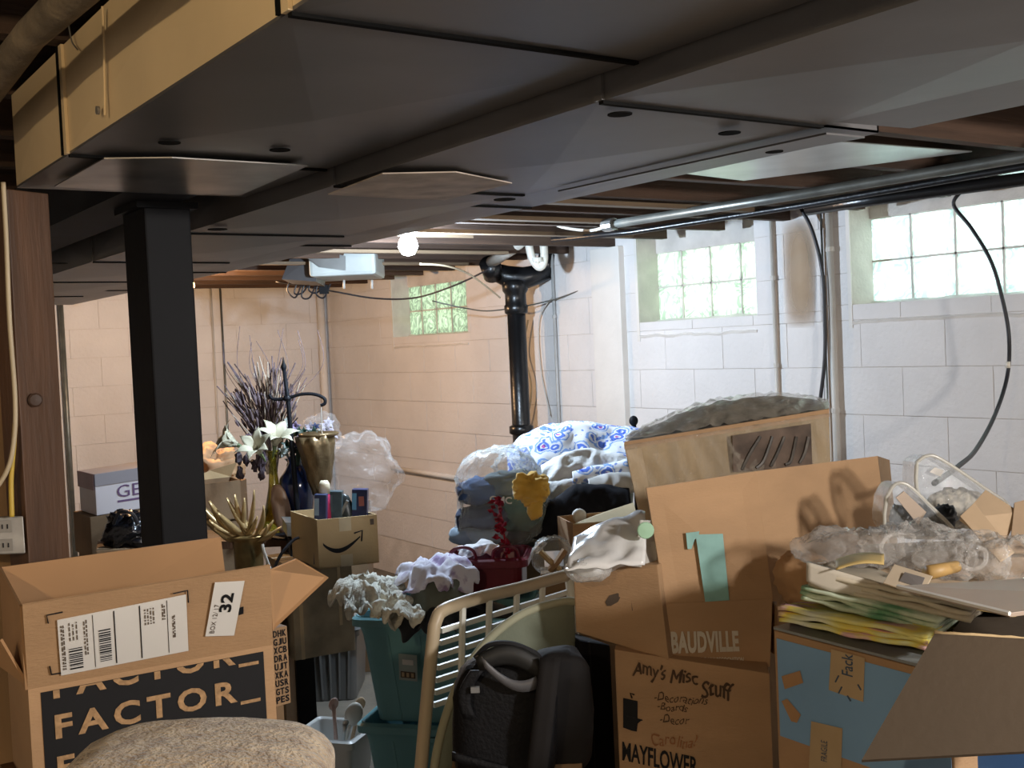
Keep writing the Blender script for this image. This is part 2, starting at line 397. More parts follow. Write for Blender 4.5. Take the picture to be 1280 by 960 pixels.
# windows
gts = [(.88, .99, .95), (.86, .98, .84), (.80, .90, .74)]
for k, (yf, g, n, cw, zb, zt) in enumerate(WIN):
    gm = glassblock_mat('glass block %d' % k, gts[k])
    xg = XW + .125; y0 = g - n * cw; hh = (zt - zb) / 2
    fr = MB()
    for i in range(n + 1): fr.box((xg + .05, y0 + i * cw, (zb + zt) / 2), (.066, .009, zt - zb))
    for i in range(3): fr.box((xg + .05, (y0 + g) / 2, zb + i * hh), (.066, g - y0, .009))
    fr.box((xg + .05, (y0 + g) / 2, (zt + ZC) / 2), (.08, g - y0 + .04, ZC - zt))
    wn = struct(fr.build('window_%d' % (k + 1), mortar))
    for i in range(n):
        for j in range(2):
            mb = MB(); x0 = xg + .018
            a0 = y0 + i * cw + .0045; a1 = a0 + cw - .009; c0 = zb + j * hh + .0045; c1 = c0 + hh - .009
            e = .016
            V = [(x0 + .006, a0, c0), (x0 + .006, a1, c0), (x0 + .006, a1, c1), (x0 + .006, a0, c1), (x0, a0 + e, c0 + e), (x0, a1 - e, c0 + e), (x0, a1 - e, c1 - e), (x0, a0 + e, c1 - e)]
            V += [(x0 + .06, a0, c0), (x0 + .06, a1, c0), (x0 + .06, a1, c1), (x0 + .06, a0, c1)]
            mb.add(V, [(4, 5, 6, 7), (0, 1, 5, 4), (1, 2, 6, 5), (2, 3, 7, 6), (3, 0, 4, 7), (0, 8, 9, 1), (1, 9, 10, 2), (2, 10, 11, 3), (3, 11, 8, 0), (8, 11, 10, 9)])
            mb.build('glass_block', gm, wn)
    # plastered jambs and a sloping sill
    MB().hexa([(XW - .004, yf, zb - .10), (XW + .15, g + .006, zb - .0), (XW + .15, g + .006, ZC), (XW - .004, yf, ZC)], (0, .02, 0)).build('jamb', paint_sm, wn)
    sl = MB(); N_ = 16
    def sill(u, v, yf=yf, y0=y0, zb=zb, g=g):
        y = yf + (y0 - .02 - yf) * u; wob = .012 * noise.noise(Vector((y * 9, v * 3, 1)))
        return Vector((XW - .006 + .145 * v, y, zb - .085 * (1 - v) + .008 + wob))
    sl.sheet(sill, 20, 4, .012); sl.build('sill', paint_sm, wn)
# shallow chase, conduits and pipes on the right wall
struct(MB().box((XW - .015, 4.735, ZJ / 2), (.05, .24, ZJ)).build('trim_1', paint_sm, bevel=.004))
def vpipe(name, label, cat, x, y, r, m_, z0=0, z1=2.2, straps=(), grp=None):
    t = thing(name, label, cat, (x, y, z0)); MB().tube([(x, y, z0), (x, y, z1)], r, 10).build('pipe', m_, t, smooth=True)
    for zz in straps: MB().lathe([(r + .004, zz - .01), (r + .004, zz + .01)], 10, (x, y, 0)).build('strap', m_, t)
    return t
p = on(0, XW - .012, 969, 400); vpipe('wall_conduit', 'thin grey-painted vertical conduit beside the right edge of the middle glass block window', 'conduit', XW - .016, p.y, .009, pipew, straps=(1.9, 1.5))
p = on(0, XW - .02, 1041, 400); vpipe('wall_conduit', 'pale painted vertical pipe on block wall left of the largest window', 'pipe', XW - .022, p.y, .016, pipew, straps=(2.0, 1.3))
p = on(0, XW - .012, 1033, 400); vpipe('wall_conduit', 'very thin vertical tube hugging the pale painted wall pipe', 'pipe', XW - .012, p.y + .01, .005, pipeg)
p = on(0, XW - .012, 695, 430); vpipe('wall_conduit', 'thin grey vertical conduit on wall just right of black soil stack', 'conduit', XW - .014, p.y, .010, mat('light grey conduit', (.42,.42,.41), .5, var=.1), straps=(1.8,))
p = on(0, XW - .012, 752, 430)
for px_, lb in ((266, 'leftmost thin wire conduit on the far wall above the dried flowers'), (278, 'second thin wire conduit on the far wall above the dried flowers')):
    p = on(1, YW - .01, px_, 420); vpipe('wall_conduit', lb, 'conduit', p.x, YW - .014, .008, pipew if px_ < 270 else pipeg)
p = on(1, YW - .03, 411, 420); vpipe('corner_pipe', 'cream-painted vertical pipe in the far corner of the room', 'pipe', XW - .08, YW - .07, .03, paint_sm)
p = on(1, YW - .03, 78, 420); vpipe('wall_conduit', 'grey vertical pipe on the far wall between brown post and black post', 'pipe', p.x, YW - .03, .018, pipeg)
# horizontal pipe low on the right wall behind the heap
a = on(0, XW - .02, 500, 586)
tag(MB().tube([(XW - .025, a.y + .1, a.z), (XW - .025, a.y - .75, a.z - .01)], .016, 10).build('wall_pipe', paint_sm, smooth=True), 'painted horizontal pipe low on the wall behind the heap of clothes', 'pipe')
def stain_mat():
    M = mat('rust stained paint', (.36, .24, .13), .8, col2=(.45, .33, .22), scale=7); nt = M.node_tree; N = nt.nodes; L = nt.links
    tc = N.new('ShaderNodeTexCoord'); sp_ = N.new('ShaderNodeSeparateXYZ'); L.new(tc.outputs['Generated'], sp_.inputs[0])
    def mth(op, a, b=None):
        n_ = N.new('ShaderNodeMath'); n_.operation = op
        for i_, q_ in enumerate((a, b)):
            if q_ is None: continue
            if isinstance(q_, (int, float)): n_.inputs[i_].default_value = q_
            else: L.new(q_, n_.inputs[i_])
        return n_.outputs[0]
    ey = mth('SUBTRACT', 1.0, mth('POWER', mth('ABSOLUTE', mth('MULTIPLY', mth('SUBTRACT', sp_.outputs[1], .5), 2.0)), 1.6)); ez = mth('MULTIPLY', mth('SUBTRACT', 1.0, mth('POWER', mth('ABSOLUTE', mth('MULTIPLY', mth('SUBTRACT', sp_.outputs[2], .5), 2.0)), 3.0)), .75)
    L.new(mth('MULTIPLY', ey, ez), N['Principled BSDF'].inputs['Alpha']); return M
# brown water stain: real discolouration of the paint, thin irregular patch
st = MB(); P_ = [on(0, XW - .0075, x, y) for x, y in ((976, 275), (1020, 272), (1018, 410), (980, 410))]
st.poly(P_, (1, 0, 0), .0015); o = st.build('stain', stain_mat(), wall_r)
# ---- ceiling joists (run along x) and laths
k = 0; y = YN + .2
while y < YW:
    MB().box(((XW + XL) / 2, y, (ZJ + ZC) / 2 + .003), (XW - XL, .042, ZC - ZJ)).build('joist', joistm, ceil); y += .406
# dark beam on the right, and pale laths under the joists
struct(MB().box((XW - .03, (YW + YN) / 2, ZC - .06), (.06, YW - YN, .12)).build('trim_2', joistm))
for (x0, x1, yy) in ((1.5, 3.4, 3.15), (1.6, 3.2, 3.62), (1.7, 3.6, 4.1), (1.9, 3.5, 5.0), (2.2, 3.7, 5.7)):
    MB().box(((x0 + x1) / 2, yy, ZJ - .009), (x1 - x0, .05, .016)).build('lath', joistl, ceil)
for (x0, x1, yy) in ((2.1, 2.5, 3.4), (2.3, 2.8, 3.85), (2.5, 2.9, 4.4)):
    MB().add([(x0, yy, ZJ), (x1, yy, ZJ), (x1, yy + .3, ZC - .03), (x0, yy + .3, ZC - .03), (x0, yy, ZJ + .02), (x1, yy, ZJ + .02), (x1, yy + .3, ZC - .01), (x0, yy + .3, ZC - .01)], [(0, 1, 2, 3), (7, 6, 5, 4), (0, 4, 5, 1), (1, 5, 6, 2), (2, 6, 7, 3), (3, 7, 4, 0)]).build('board', joistl, ceil)
# ================================================================= DUCTS
HR = 1.65
Z1, Z2, Z3 = HR + .33, HR + .30, HR + .285
def duct(label, x0, x1, zb, zt, seams, cat='duct', side=None, sideneg=True, droop=.008, skipend=False, name='sheet_metal_duct', bm_=None):
    bm_ = bm_ or ductg
    t = thing(name, label, cat, ((x0 + x1) / 2, seams[0], zb))
    for i in range(len(seams) - 1):
        a, b = seams[i], seams[i + 1]; cx, cy = (x0 + x1) / 2, (a + b) / 2
        V = [(x0, a, zb), (x1, a, zb), (x1, b, zb), (x0, b, zb), (cx, cy, zb - droop), (x0, a, zb + .004), (x1, a, zb + .004), (x1, b, zb + .004), (x0, b, zb + .004)]
        MB().add(V, [(0, 4, 1), (1, 4, 2), (2, 4, 3), (3, 4, 0), (5, 6, 7, 8), (0, 1, 6, 5), (1, 2, 7, 6), (2, 3, 8, 7), (3, 0, 5, 8)]).build('bottom_panel', bm_, t)
        V = [(x0, a, zb + .004), (x0, b, zb + .004), (x0, b, zt), (x0, a, zt)]
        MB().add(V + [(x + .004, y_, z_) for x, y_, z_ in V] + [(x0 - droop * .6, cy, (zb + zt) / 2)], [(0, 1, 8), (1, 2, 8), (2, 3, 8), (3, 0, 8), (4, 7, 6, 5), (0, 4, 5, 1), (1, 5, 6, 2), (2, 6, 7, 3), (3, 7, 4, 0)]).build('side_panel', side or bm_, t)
        MB().box((x1 - .002, cy, (zb + zt) / 2), (.004, b - a, zt - zb)).build('side_panel', bm_, t)
        if i:
            MB().box((cx, a, zb - .002), (x1 - x0, .009, .004)).build('seam_cleat', seamm, t)
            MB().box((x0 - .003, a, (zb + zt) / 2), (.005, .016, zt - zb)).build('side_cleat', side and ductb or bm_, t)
    MB().box(((x0 + x1) / 2, seams[0] + .002, (zb + zt) / 2), (x1 - x0, .004, zt - zb)).build('end_cap', bm_, t)
    MB().box(((x0 + x1) / 2, seams[-1] - .002, (zb + zt) / 2), (x1 - x0, .004, zt - zb)).build('end_cap', bm_, t)
    return t
X1, X2, X3, X4 = .472, .92, 1.345, 1.5
d1 = duct('wide grey sheet metal duct nearest the camera with side panels coloured buff for warm lamp light', X1, X2 - .004, Z1, Z1 + .17, [-1.4, -.62, .2, 1.02, 1.86, 2.24], side=ductb, droop=.009)
d2 = duct('second long grey duct running beside the wide one above the black post', X2 + .006, X3, Z2, Z2 + .19, [-.9, .2, 1.10, 1.85, 2.65, 3.45, 4.3, 5.2, 6.1], droop=.009)
for (a_, b_) in ((1.02, 1.86), (1.86, 2.2)):
    MB().box((X1 - .006, a_ + .012, Z1 + .085), (.004, .008, .17)).build('seam_cleat', seamm, d1)
# third narrow strip beyond it (joist pan)
d3 = duct('narrow dark duct on the far side of the two long ducts', X3 + .012, X3 + .20, Z2 + .012, Z2 + .10, [1.15, 2.1, 3.0, 4.0, 5.0, 6.2], droop=.004)
# flared panel with holes right of the long duct
fl = thing('joist_pan', 'drooping grey sheet metal panel with round holes between long duct and block wall', 'panel', (1.6, 1.0, Z2))
def pz(px, py, z): return on(2, z, px, py)
PA = [pz(1075, 171, Z2 - .002), pz(1280, 119, Z2 - .002), pz(1400, 70, Z2 - .002), pz(1420, -40, Z2), pz(1100, 60, Z2 + .0)]
PA = [Vector((X3 + .005, .1, Z2 + .004)), Vector((1.54, .1, Z2 + .002)), Vector((1.50, 1.06, Z2)), Vector((X3 + .005, 1.08, Z2 + .002))]
MB().poly(PA, (0, 0, 1), .004).build('flared_sheet', ductg, fl)
PB = [Vector((X3 + .01, 1.10, Z2 - .012)), Vector((1.47, 1.12, Z2 - .006)), Vector((1.38, 1.7, Z2 - .004)), Vector((X3 + .01, 1.75, Z2 - .008))]
MB().poly(PB, (0, 0, 1), .003).build('flared_sheet', ductg, fl)
for (px_, py_) in ((775, 147), (912, 170)):  # black discs stand in for the darkness inside open holes
    c = pz(px_, py_, Z2 - .0120); MB().lathe([(.0165, 0.0035), (.0165, .005), (.010, .006)], 14, c).build('hole_dark', seamm, d2)
c = pz(968, 193, Z2 - .0120); MB().lathe([(.0145, 0.0035), (.0145, .005), (.010, .006)], 14, c).build('hole_dark', seamm, fl)
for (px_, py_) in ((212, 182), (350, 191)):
    c = pz(px_, py_, Z1 - .0120); MB().lathe([(.0165, 0.0035), (.0165, .005), (.010, .006)], 14, c).build('hole_dark', seamm, d1)
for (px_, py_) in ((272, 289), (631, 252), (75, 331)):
    c = pz(px_, py_, Z2 - .0120); MB().lathe([(.0225, 0.0035), (.0225, .005), (.012, .006)], 14, c).build('hole_dark', seamm, d2 if px_ < 600 else d3)
# bright bare patch on duct 2; metal reflection coloured in as a patch on duct 1
P_ = [pz(x, y, Z2 - .0094) for x, y in ((410, 242), (478, 216), (570, 214), (640, 228), (556, 249), (500, 247))]
MB().poly(P_, (0, 0, -1), .002).build('bright_patch', mat('pale patched metal', (.50, .42, .36), .6, var=.2, scale=18), d2)
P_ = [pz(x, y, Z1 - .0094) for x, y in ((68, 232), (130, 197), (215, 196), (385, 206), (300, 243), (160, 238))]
MB().poly(P_, (0, 0, -1), .002).build('bright_patch', mat('lit metal reflection', (.30, .28, .26), .3, metal=.7, var=.3, scale=9), d1)
# cleat strip and nail disc on the warm-toned side
def ps(px, py): return on(0, X1 - .010, px, py)
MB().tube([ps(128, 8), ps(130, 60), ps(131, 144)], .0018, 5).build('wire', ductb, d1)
MB().lathe([(.006, 0), (.006, .004)], 10, ps(124, 138), Matrix.Rotation(R(-90), 3, 'Y')).build('rivet', steelbox, d1)
MB().tube(spline([ps(86, 32), ps(90, 52), ps(97, 62)]), .0012, 5).build('wire', steelbox, d1)
# old round pipe and cloth-wrapped board above the duct, top left
a = on(0, .30, 0, 60); b = on(0, .30, 235, -60)
pp = thing('wrapped_pipe', 'dusty wrapped pipe running above the warm-toned duct side, top left', 'pipe', (.3, 1.2, 2.1))
MB().tube([(.365, 2.6, 2.088), (.372, 2.0, 2.082), (.366, 1.6, 2.09), (.374, 1.2, 2.084), (.37, .6, 2.09), (.365, -1.6, 2.086)], [.022, .025, .021, .024, .022, .022], 12).build('pipe', mat('dusty lagging', (.22, .17, .11), .9, var=.3, scale=14, bump=.4), pp, smooth=True)
MB().tube([(.43, 2.6, 2.165), (.43, 1.2, 2.165), (.43, -1.6, 2.165)], .009, 8).build('conduit', pipeg, pp, smooth=True)
# steel beam between the ducts, carried by the black post
bmz = thing('steel_beam', 'dark steel beam above the ducts resting on the black post', 'beam', (.74, 2.4, Z1))
MB().box((.745, 4.2, Z1 + .082), (.10, 3.88, .15)).build('web', beamm, bmz)
MB().box((.745, 4.2, Z1 + .008), (.15, 3.88, .012)).build('flange', beamm, bmz)
# ================================================================= POSTS
pc = W(194, 250, 2.43)
post = thing('steel_post', 'square black painted steel post carrying the ceiling beam', 'post', (pc.x, pc.y, 0))
MB().box((pc.x, pc.y, .992), (.098, .15, 1.955), None).build('shaft', blacks, post, bevel=.004)
MB().box((pc.x, pc.y, Z1 - .006), (.13, .16, .014)).build('cap_plate', blacks, post)
MB().box((pc.x, pc.y, .01), (.14, .2, .02)).build('base_plate', blacks, post)
# wooden post and plywood at the left edge
wl = W(8, 235, 2.02); wr_ = W(60, 235, 2.10)
wp = thing('wooden_post', 'brown knotty wooden post under the duct at left edge', 'post', ((wl.x + wr_.x) / 2, (wl.y + wr_.y) / 2, 0))
a = Vector((wl.x, wl.y, 0)); b = Vector((wr_.x, wr_.y, 0)); dv = (b - a).normalized(); a2 = a + dv * .002; 
H_ = Vector((0, 0, Z1 - .012)); dp = Vector((-dv.y, dv.x, 0)) * .05
MB().hexa([a, b, b + H_, a + H_], dp).build('timber', woodpost, wp, bevel=.002)
kq = [a, b, b + H_, a + H_]
kn = W(45, 500, 2.055)
MB().lathe([(.013, 0), (.010, .002), (.002, .003)], 12, on(1, 0, 1, 1) * 0 + kn - FW * .002, Matrix.Rotation(R(90), 3, 'X')).build('knot', mat('dark knot', (.05, .022, .010), .6), wp)
pwall = MB(); c0 = W(-330, 235, 2.05); c0.z = 0; c1 = W(9, 235, 2.10); c1.z = 0
pwall.hexa([c0, c1, c1 + H_, c0 + H_], dp); pw = tag(pwall.build('plywood_panel', ply), 'strip of tan plywood boarding at the extreme left edge behind cables', 'panel')
def wk(px, py, Z=2.0): return W(px, py, Z)
t = thing('outlet_box', 'grey metal electrical box on wooden post at left edge', 'electrical box', W(15, 695, 1.98))
q = [W(-22, 694, 2.0), W(32, 692, 2.03), W(29, 645, 2.03), W(-24, 648, 2.0)]
MB().hexa(q, dp * .55).build('body', steelbox, t, bevel=.002)
for (u, v) in ((.55, .75), (.55, .25)):
    decal('socket_face', q, (u - .16, v - .16, u + .16, v + .16), mat('grey socket', (.25, .23, .20), .4), t, off=.003, t=.003)
    for du in (-.06, .06): decal('slot', q, (u + du - .015, v - .06, u + du + .015, v + .06), ink, t, off=.0045)
tag(MB().tube(spline([wk(4, 228), wk(8, 300), wk(12, 400), wk(19, 500), wk(17, 555), wk(8, 590), wk(-12, 620)]), .0042, 7).build('cable', cable_w, smooth=True), 'cream cable running down the left edge beside wooden post', 'cable')
tag(MB().tube(spline([wk(19, 530, 2.01), wk(17, 560, 2.01), wk(14, 600, 2.01), wk(15, 646, 2.01)]), .0045, 7).build('cable', cable_y, smooth=True), 'yellow cable entering the grey metal electrical box', 'cable')
# ================================================================= SOIL STACK
sx = W(645, 420, 6.0)
cp = on(0, XW - .17, 648, 450); sxx, syy = cp.x, cp.y
zt_ = on(0, sxx, 650, 345).z
ss = thing('soil_stack', 'thick black cast iron soil stack in front of the block wall', 'pipe', (sxx, syy, 0))
rP = .054
MB().tube([(sxx, syy, 0), (sxx, syy, zt_)], rP, 18).build('stack_pipe', iron, ss, smooth=True)
MB().lathe([(rP, zt_ - .22), (rP + .014, zt_ - .21), (rP + .016, zt_ - .17), (rP + .008, zt_ - .16), (rP + .008, zt_ - .10), (rP + .022, zt_ - .08), (rP + .024, zt_ - .03), (rP + .01, zt_ - .02)], 18, (sxx, syy, 0)).build('hub', iron, ss, smooth=True)
MB().lathe([(rP, 1.12), (rP + .018, 1.13), (rP + .018, 1.17), (rP, 1.18)], 18, (sxx, syy, 0)).build('lower_hub', iron, ss, smooth=True)
a = W(620, 338, px_of((sxx, syy, zt_))[2]); zz = px_of((sxx, syy, zt_))[2]
MB().tube([W(614, 338, zz), W(632, 345, zz), W(655, 348, zz), W(690, 338, zz)], [.05, .062, .066, .05], 16).build('cross_fitting', iron, ss, smooth=True)
MB().tube([W(612, 328, zz - .1), W(617, 345, zz - .02)], [.062, .058], 16).build('side_hub', iron, ss, smooth=True)
MB().tube([W(686, 318, zz), W(680, 345, zz)], [.06, .05], 16).build('side_hub', iron, ss, smooth=True)
t = thing('plastic_drain', 'white plastic drain pipe with trap joining the soil stack', 'pipe', W(645, 325, zz - .05))
MB().tube([W(614, 328, zz - .1), W(640, 311, zz - .3), W(664, 291, zz - .5)], .034, 14).build('pipe', pvc, t, smooth=True)
MB().tube(spline([W(664, 268, zz - .52), W(668, 285, zz - .52), W(661, 300, zz - .5), W(665, 322, zz - .5), W(674, 334, zz - .5), W(680, 325, zz - .5), W(679, 300, zz - .5), W(677, 285, zz - .5)]), .022, 10).build('trap', pvc, t, smooth=True)
for q_ in ((664, 287), (677, 300), (672, 325)): MB().lathe([(.028, -.012), (.03, 0), (.028, .012)], 12, W(*q_, zz - .52)).build('slip_nut', pvc, t)
# ================================================================= CEILING PIPES, WIRES, LAMPS
def run(name, label, cat, pts, r, m_, n=10, sm=True): return tag(MB().tube(pts, r, n).build(name, m_, smooth=sm), label, cat)
zc_ = ZJ - .03
run('gas_pipe', 'long grey pipe slung under the joists toward the largest window, nearest the camera', 'pipe', [pz(1400, 168, zc_), pz(1280, 196, zc_), pz(1000, 243, zc_), pz(762, 281, zc_)], .018, pipeg)
run('gas_pipe', 'second dark pipe under the joists, behind the long grey pipe', 'pipe', [pz(1400, 185, zc_ + .01), pz(1280, 208, zc_ + .01), pz(1000, 257, zc_ + .01), pz(790, 290, zc_ + .01), pz(690, 300, zc_ + .01)], .013, iron)
run('heating_pipe', 'fat black pipe along the top of the block wall at right', 'pipe', [pz(1420, 205, zc_), pz(1280, 224, zc_), pz(1100, 248, zc_), pz(1010, 262, zc_)], .024, iron)
t = thing('pipe_coupling', 'pipe coupling and elbow at the end of the long grey ceiling pipe', 'fitting', pz(762, 281, zc_))
MB().lathe([(.026, -.03), (.028, 0), (.026, .03)], 12, pz(762, 281, zc_), Matrix.Rotation(R(90), 3, 'X')).build('coupling', galv, t)
run('ceiling_cable', 'pale cable sagging from ceiling pipe to the white trap', 'cable', spline([pz(762, 281, zc_), W(738, 288, 5.2), W(700, 283, 5.3), W(684, 271, 5.4), W(655, 266, 5.4)]), .007, pvc)
# panned joists: bright sheet metal
t = thing('sheet_metal_pan', 'bright sheet metal pan nailed under joists toward the largest window', 'panel', (2.7, 2.3, ZJ - .005))
MB().poly([pz(838, 215, ZJ - .004), pz(1030, 176, ZJ - .004), pz(1100, 181, ZJ - .004), pz(1215, 190, ZJ - .004), pz(930, 226, ZJ - .004)], (0, 0, 1), .003).build('sheet', galv, t)
t = thing('sheet_metal_pan', 'small bright sheet metal strip above the fat black pipe at right', 'panel', pz(1240, 205, ZJ - .005))
MB().poly([pz(1130, 222, ZJ - .003), pz(1280, 192, ZJ - .003), pz(1400, 180, ZJ - .003), pz(1400, 205, ZJ - .003), pz(1280, 218, ZJ - .003)], (0, 0, 1), .003).build('sheet', galv, t)
# duct boot near the bulb
zb_ = 6.3
bt = thing('duct_boot', 'pale painted duct boot hanging from the joists left of white bulb', 'duct', W(420, 340, zb_))
def cam_box(c, d, tilt=0): 
    return (c, d, Matrix.Rotation(YAW, 3, 'Z') @ Matrix.Rotation(tilt, 3, 'Y'))
MB().box(*cam_box(W(435, 333, zb_), (.36, .45, .13))).build('body', galvd, bt, bevel=.02)
MB().hexa([W(352, 349, zb_ - .1), W(395, 352, zb_ - .15), W(395, 318, zb_ - .15), W(362, 324, zb_ - .1)], FW * .3).build('reducer', ductg, bt)
MB().poly([W(380, 320, zb_ - .24), W(402, 313, zb_ - .24), W(432, 320, zb_ - .24), W(432, 338, zb_ - .24), W(400, 334, zb_ - .24)], FW, .004).build('bright_flange', galv, bt)
run('ceiling_cable', 'thin dark wire sagging across the small far window', 'cable', spline([W(345, 352, 6.6), W(415, 364, 6.6), W(470, 373, 6.6), W(520, 372, 6.5), W(570, 356, 6.2), W(612, 336, 6.0)]), .005, cable_k, 6)
run('ceiling_cable', 'thin grey wire from the bulb to the soil stack hub', 'cable', spline([W(525, 330, 5.2), W(560, 333, 5.4), W(590, 345, 5.7), W(625, 372, 6.1)]), .005, cable_w, 6)
run('ceiling_cable', 'faint thin wire crossing below the small far window', 'cable', spline([W(540, 376, 6.8), W(580, 385, 6.8), W(620, 388, 6.7), W(700, 372, 6.5), W(800, 330, 6.0)]), .004, pipeg, 6)
run('hanging_wire', 'looped loose wire beside the soil stack', 'cable', spline([on(0, XW - .03, x, y) for x, y in ((660, 400), (655, 440), (664, 480), (660, 520), (650, 550))]), .006, cable_w, 6)
run('hanging_wire', 'faint pale wire loop on the wall right of soil stack', 'cable', spline([on(0, XW - .02, x, y) for x, y in ((690, 372), (674, 400), (676, 460), (688, 520))]), .004, pipew, 6)
run('hanging_cable', 'black cable curving down the wall between the two right windows', 'cable', spline([on(0, XW - .05, x, y) for x, y in ((1000, 258), (1016, 290), (1028, 340), (1031, 400), (1031, 450), (1024, 510))]), .0085, cable_k, 7)
hc = thing('hanging_cable', 'black cable curving down in front of the largest window', 'cable', on(0, 3.6, 1200, 500))
MB().tube(spline([on(0, 3.75, x, y) for x, y in ((1203, 238), (1192, 256), (1214, 285), (1238, 325), (1252, 370), (1261, 420), (1259, 470))] + [on(0, 3.55, 1243, 520), on(0, 3.2, 1220, 562), on(0, 2.75, 1199, 582), W(1168, 604, 2.62)]), .0072, 7).build('cable', cable_k, hc, smooth=True)
MB().tube([on(0, 3.75, 1260, 452), on(0, 3.75, 1260, 460)], .009, 7).build('splice', pvc, hc, smooth=True)
t = thing('hanging_clamps', 'tangle of dark clips and wires hanging under duct boot', 'wire', W(385, 365, 6.5))
for k in range(5):
    x = 365 + k * 9; MB().tube(spline([W(x, 346, 6.5), W(x - 6, 362 + k % 3 * 4, 6.5), W(x + 4, 372 - k % 2 * 6, 6.5), W(x + 12, 355, 6.5)]), .005, 5).build('wire', cable_k, t)
MB().box(*cam_box(W(405, 362, 6.5), (.05, .03, .05))).build('clip', ink, t)
for k, x in enumerate((430, 465)):
    run('joist_hanger_strap', ['short strap hanging from duct boot, the left one', 'short strap hanging from duct boot, the right one'][k], 'strap', [W(x, 350, 6.3), W(x, 361, 6.3)], .008, pipew, 5)
def bulb(label, px, py, Z, key, r, es, col, shape='round'):
    c = W(px, py, Z); t = thing('light_bulb', label, 'lamp', c)
    e = emis('glow ' + key, col, es)
    MB().lathe([(.001, -r), (r * .6, -r * .85), (r, -r * .1), (r * .85, r * .5), (r * .45, r * 1.1), (r * .4, r * 1.4)], 18, c).build('glass', e, t, smooth=True)
    MB().lathe([(r * .45, r * 1.3), (r * .6, r * 1.5), (r * .7, r * 2.2), (r * 1.1, r * 2.4), (r * 1.2, max(r * 2.5, ZJ - .002 - c.z))], 14, c).build('socket', pvc, t, smooth=True)
    pw_, cl = BULBS[key]
    point_light('lamp_glow', c + Vector((0, 0, -r - .025)), pw_, cl, .03)
bulb('glowing round white bulb in a ceiling socket, middle of the room', 510, 307, 4.85, 'white', .044, 60, (.9, .96, 1.0))
bulb('small warm glowing bulb right of the black post', 237, 357, 6.5, 'warm', .030, 30, (1.0, .62, .25))
for key, loc in (('near', (-.85, .05, 2.11)), ('back', (1.85, -.75, 2.0))):
    pw_, cl = BULBS[key]
    t = thing('light_bulb', 'bare ceiling bulb behind the camera, ' + ('left of the ducts' if key == 'near' else 'right of the ducts'), 'lamp', loc)
    MB().lathe([(.001, -.034), (.03, -.02), (.034, 0), (.02, .035), (.015, .05)], 14, loc).build('glass', emis('glow ' + key, cl, 20), t, smooth=True)
    MB().lathe([(.016, .045), (.03, .06), (.04, ZJ - loc[2])], 12, loc).build('socket', pvc, t)
    point_light('lamp_glow', Vector(loc) + Vector((0, 0, -.05 if key == 'near' else -.16)), pw_, cl, .02 if key == 'near' else .10)
# ================================================================= BOXES
def vquad(tl, tr, yb, level=True):
    """vertical face: tl=(px,py,Z), tr=(px,py,Z or None for a level top edge), yb = pixel y of the bottom left corner"""
    a = W(*tl)
    if tr[2] is None: b = on(2, a.z, tr[0], tr[1])
    else: b = W(*tr)
    g = W(tl[0], yb, tl[2]); h = a.z - g.z
    d = Vector((0, 0, -h)); return [a + d, b + d, b, a]
def perp_in(Q):
    e = (Q[1] - Q[0]); e.z = 0; e.normalize(); n = Vector((-e.y, e.x, 0))
    if n.dot(FW) < 0: n = -n
    return n
def carton(label, Q, D, mt=None, open_=False, cat='box', name='cardboard_box', group=None, tape=None, t=.005, inner=None, flaps=()):
    Q = [Vector(q) for q in Q]; D = Vector(D); mt = mt or card
    th = thing(name, label, cat, base_of([Q[0], Q[1], Q[0] + D, Q[1] + D]), group=group)
    if not open_:
        MB().hexa(Q, D).build('body', mt, th, bevel=.003)
        # lid seam and tape along the top
        up = (Q[3] - Q[0]).normalized()
        m0 = (Q[3] + (Q[3] + D)) / 2; m1 = (Q[2] + (Q[2] + D)) / 2; k = D.normalized()
        MB().hexa([m0 - k * .002, m1 - k * .002, m1 - k * .002 + up * .0006, m0 - k * .002 + up * .0006], k * .004).build('flap_seam', ink_b, th)
    else:
        b = MB(); k = D.normalized()
        b.hexa(Q, k * t); b.hexa([q + D for q in Q], -k * t)
        e = (Q[1] - Q[0]).normalized()
        for i, j, s_ in ((0, 3, 1), (1, 2, -1)):
            b.hexa([Q[i] + k * t, Q[i] + D - k * t, Q[j] + D - k * t, Q[j] + k * t], e * s_ * t)
        b.hexa([Q[0], Q[1], Q[1] + D, Q[0] + D], (Q[3] - Q[0]).normalized() * t)
        b.build('body', mt, th)
    if tape:
        decal('tape', Q, tape, tape_c, th)
    return th
def flap(th, Q, mt=None, t=.004, name='flap'):
    return MB().panel(Q, t).build(name, mt or card_in, th)
def stack_under(label, Q, D, mt=None, grp=None, inset=.012):
    """plain carton from the floor up to the underside of a box"""
    Q = [Vector(q) for q in Q]; D = Vector(D); zt = min(Q[0].z, Q[1].z) - .003
    e = (Q[1] - Q[0]).normalized() * inset; k = D.normalized() * inset
    a = Q[0] + e + k; b = Q[1] - e + k
    q = [Vector((a.x, a.y, 0)), Vector((b.x, b.y, 0)), Vector((b.x, b.y, zt)), Vector((a.x, a.y, zt))]
    return carton(label, q, D - k * 2, mt or card_d)
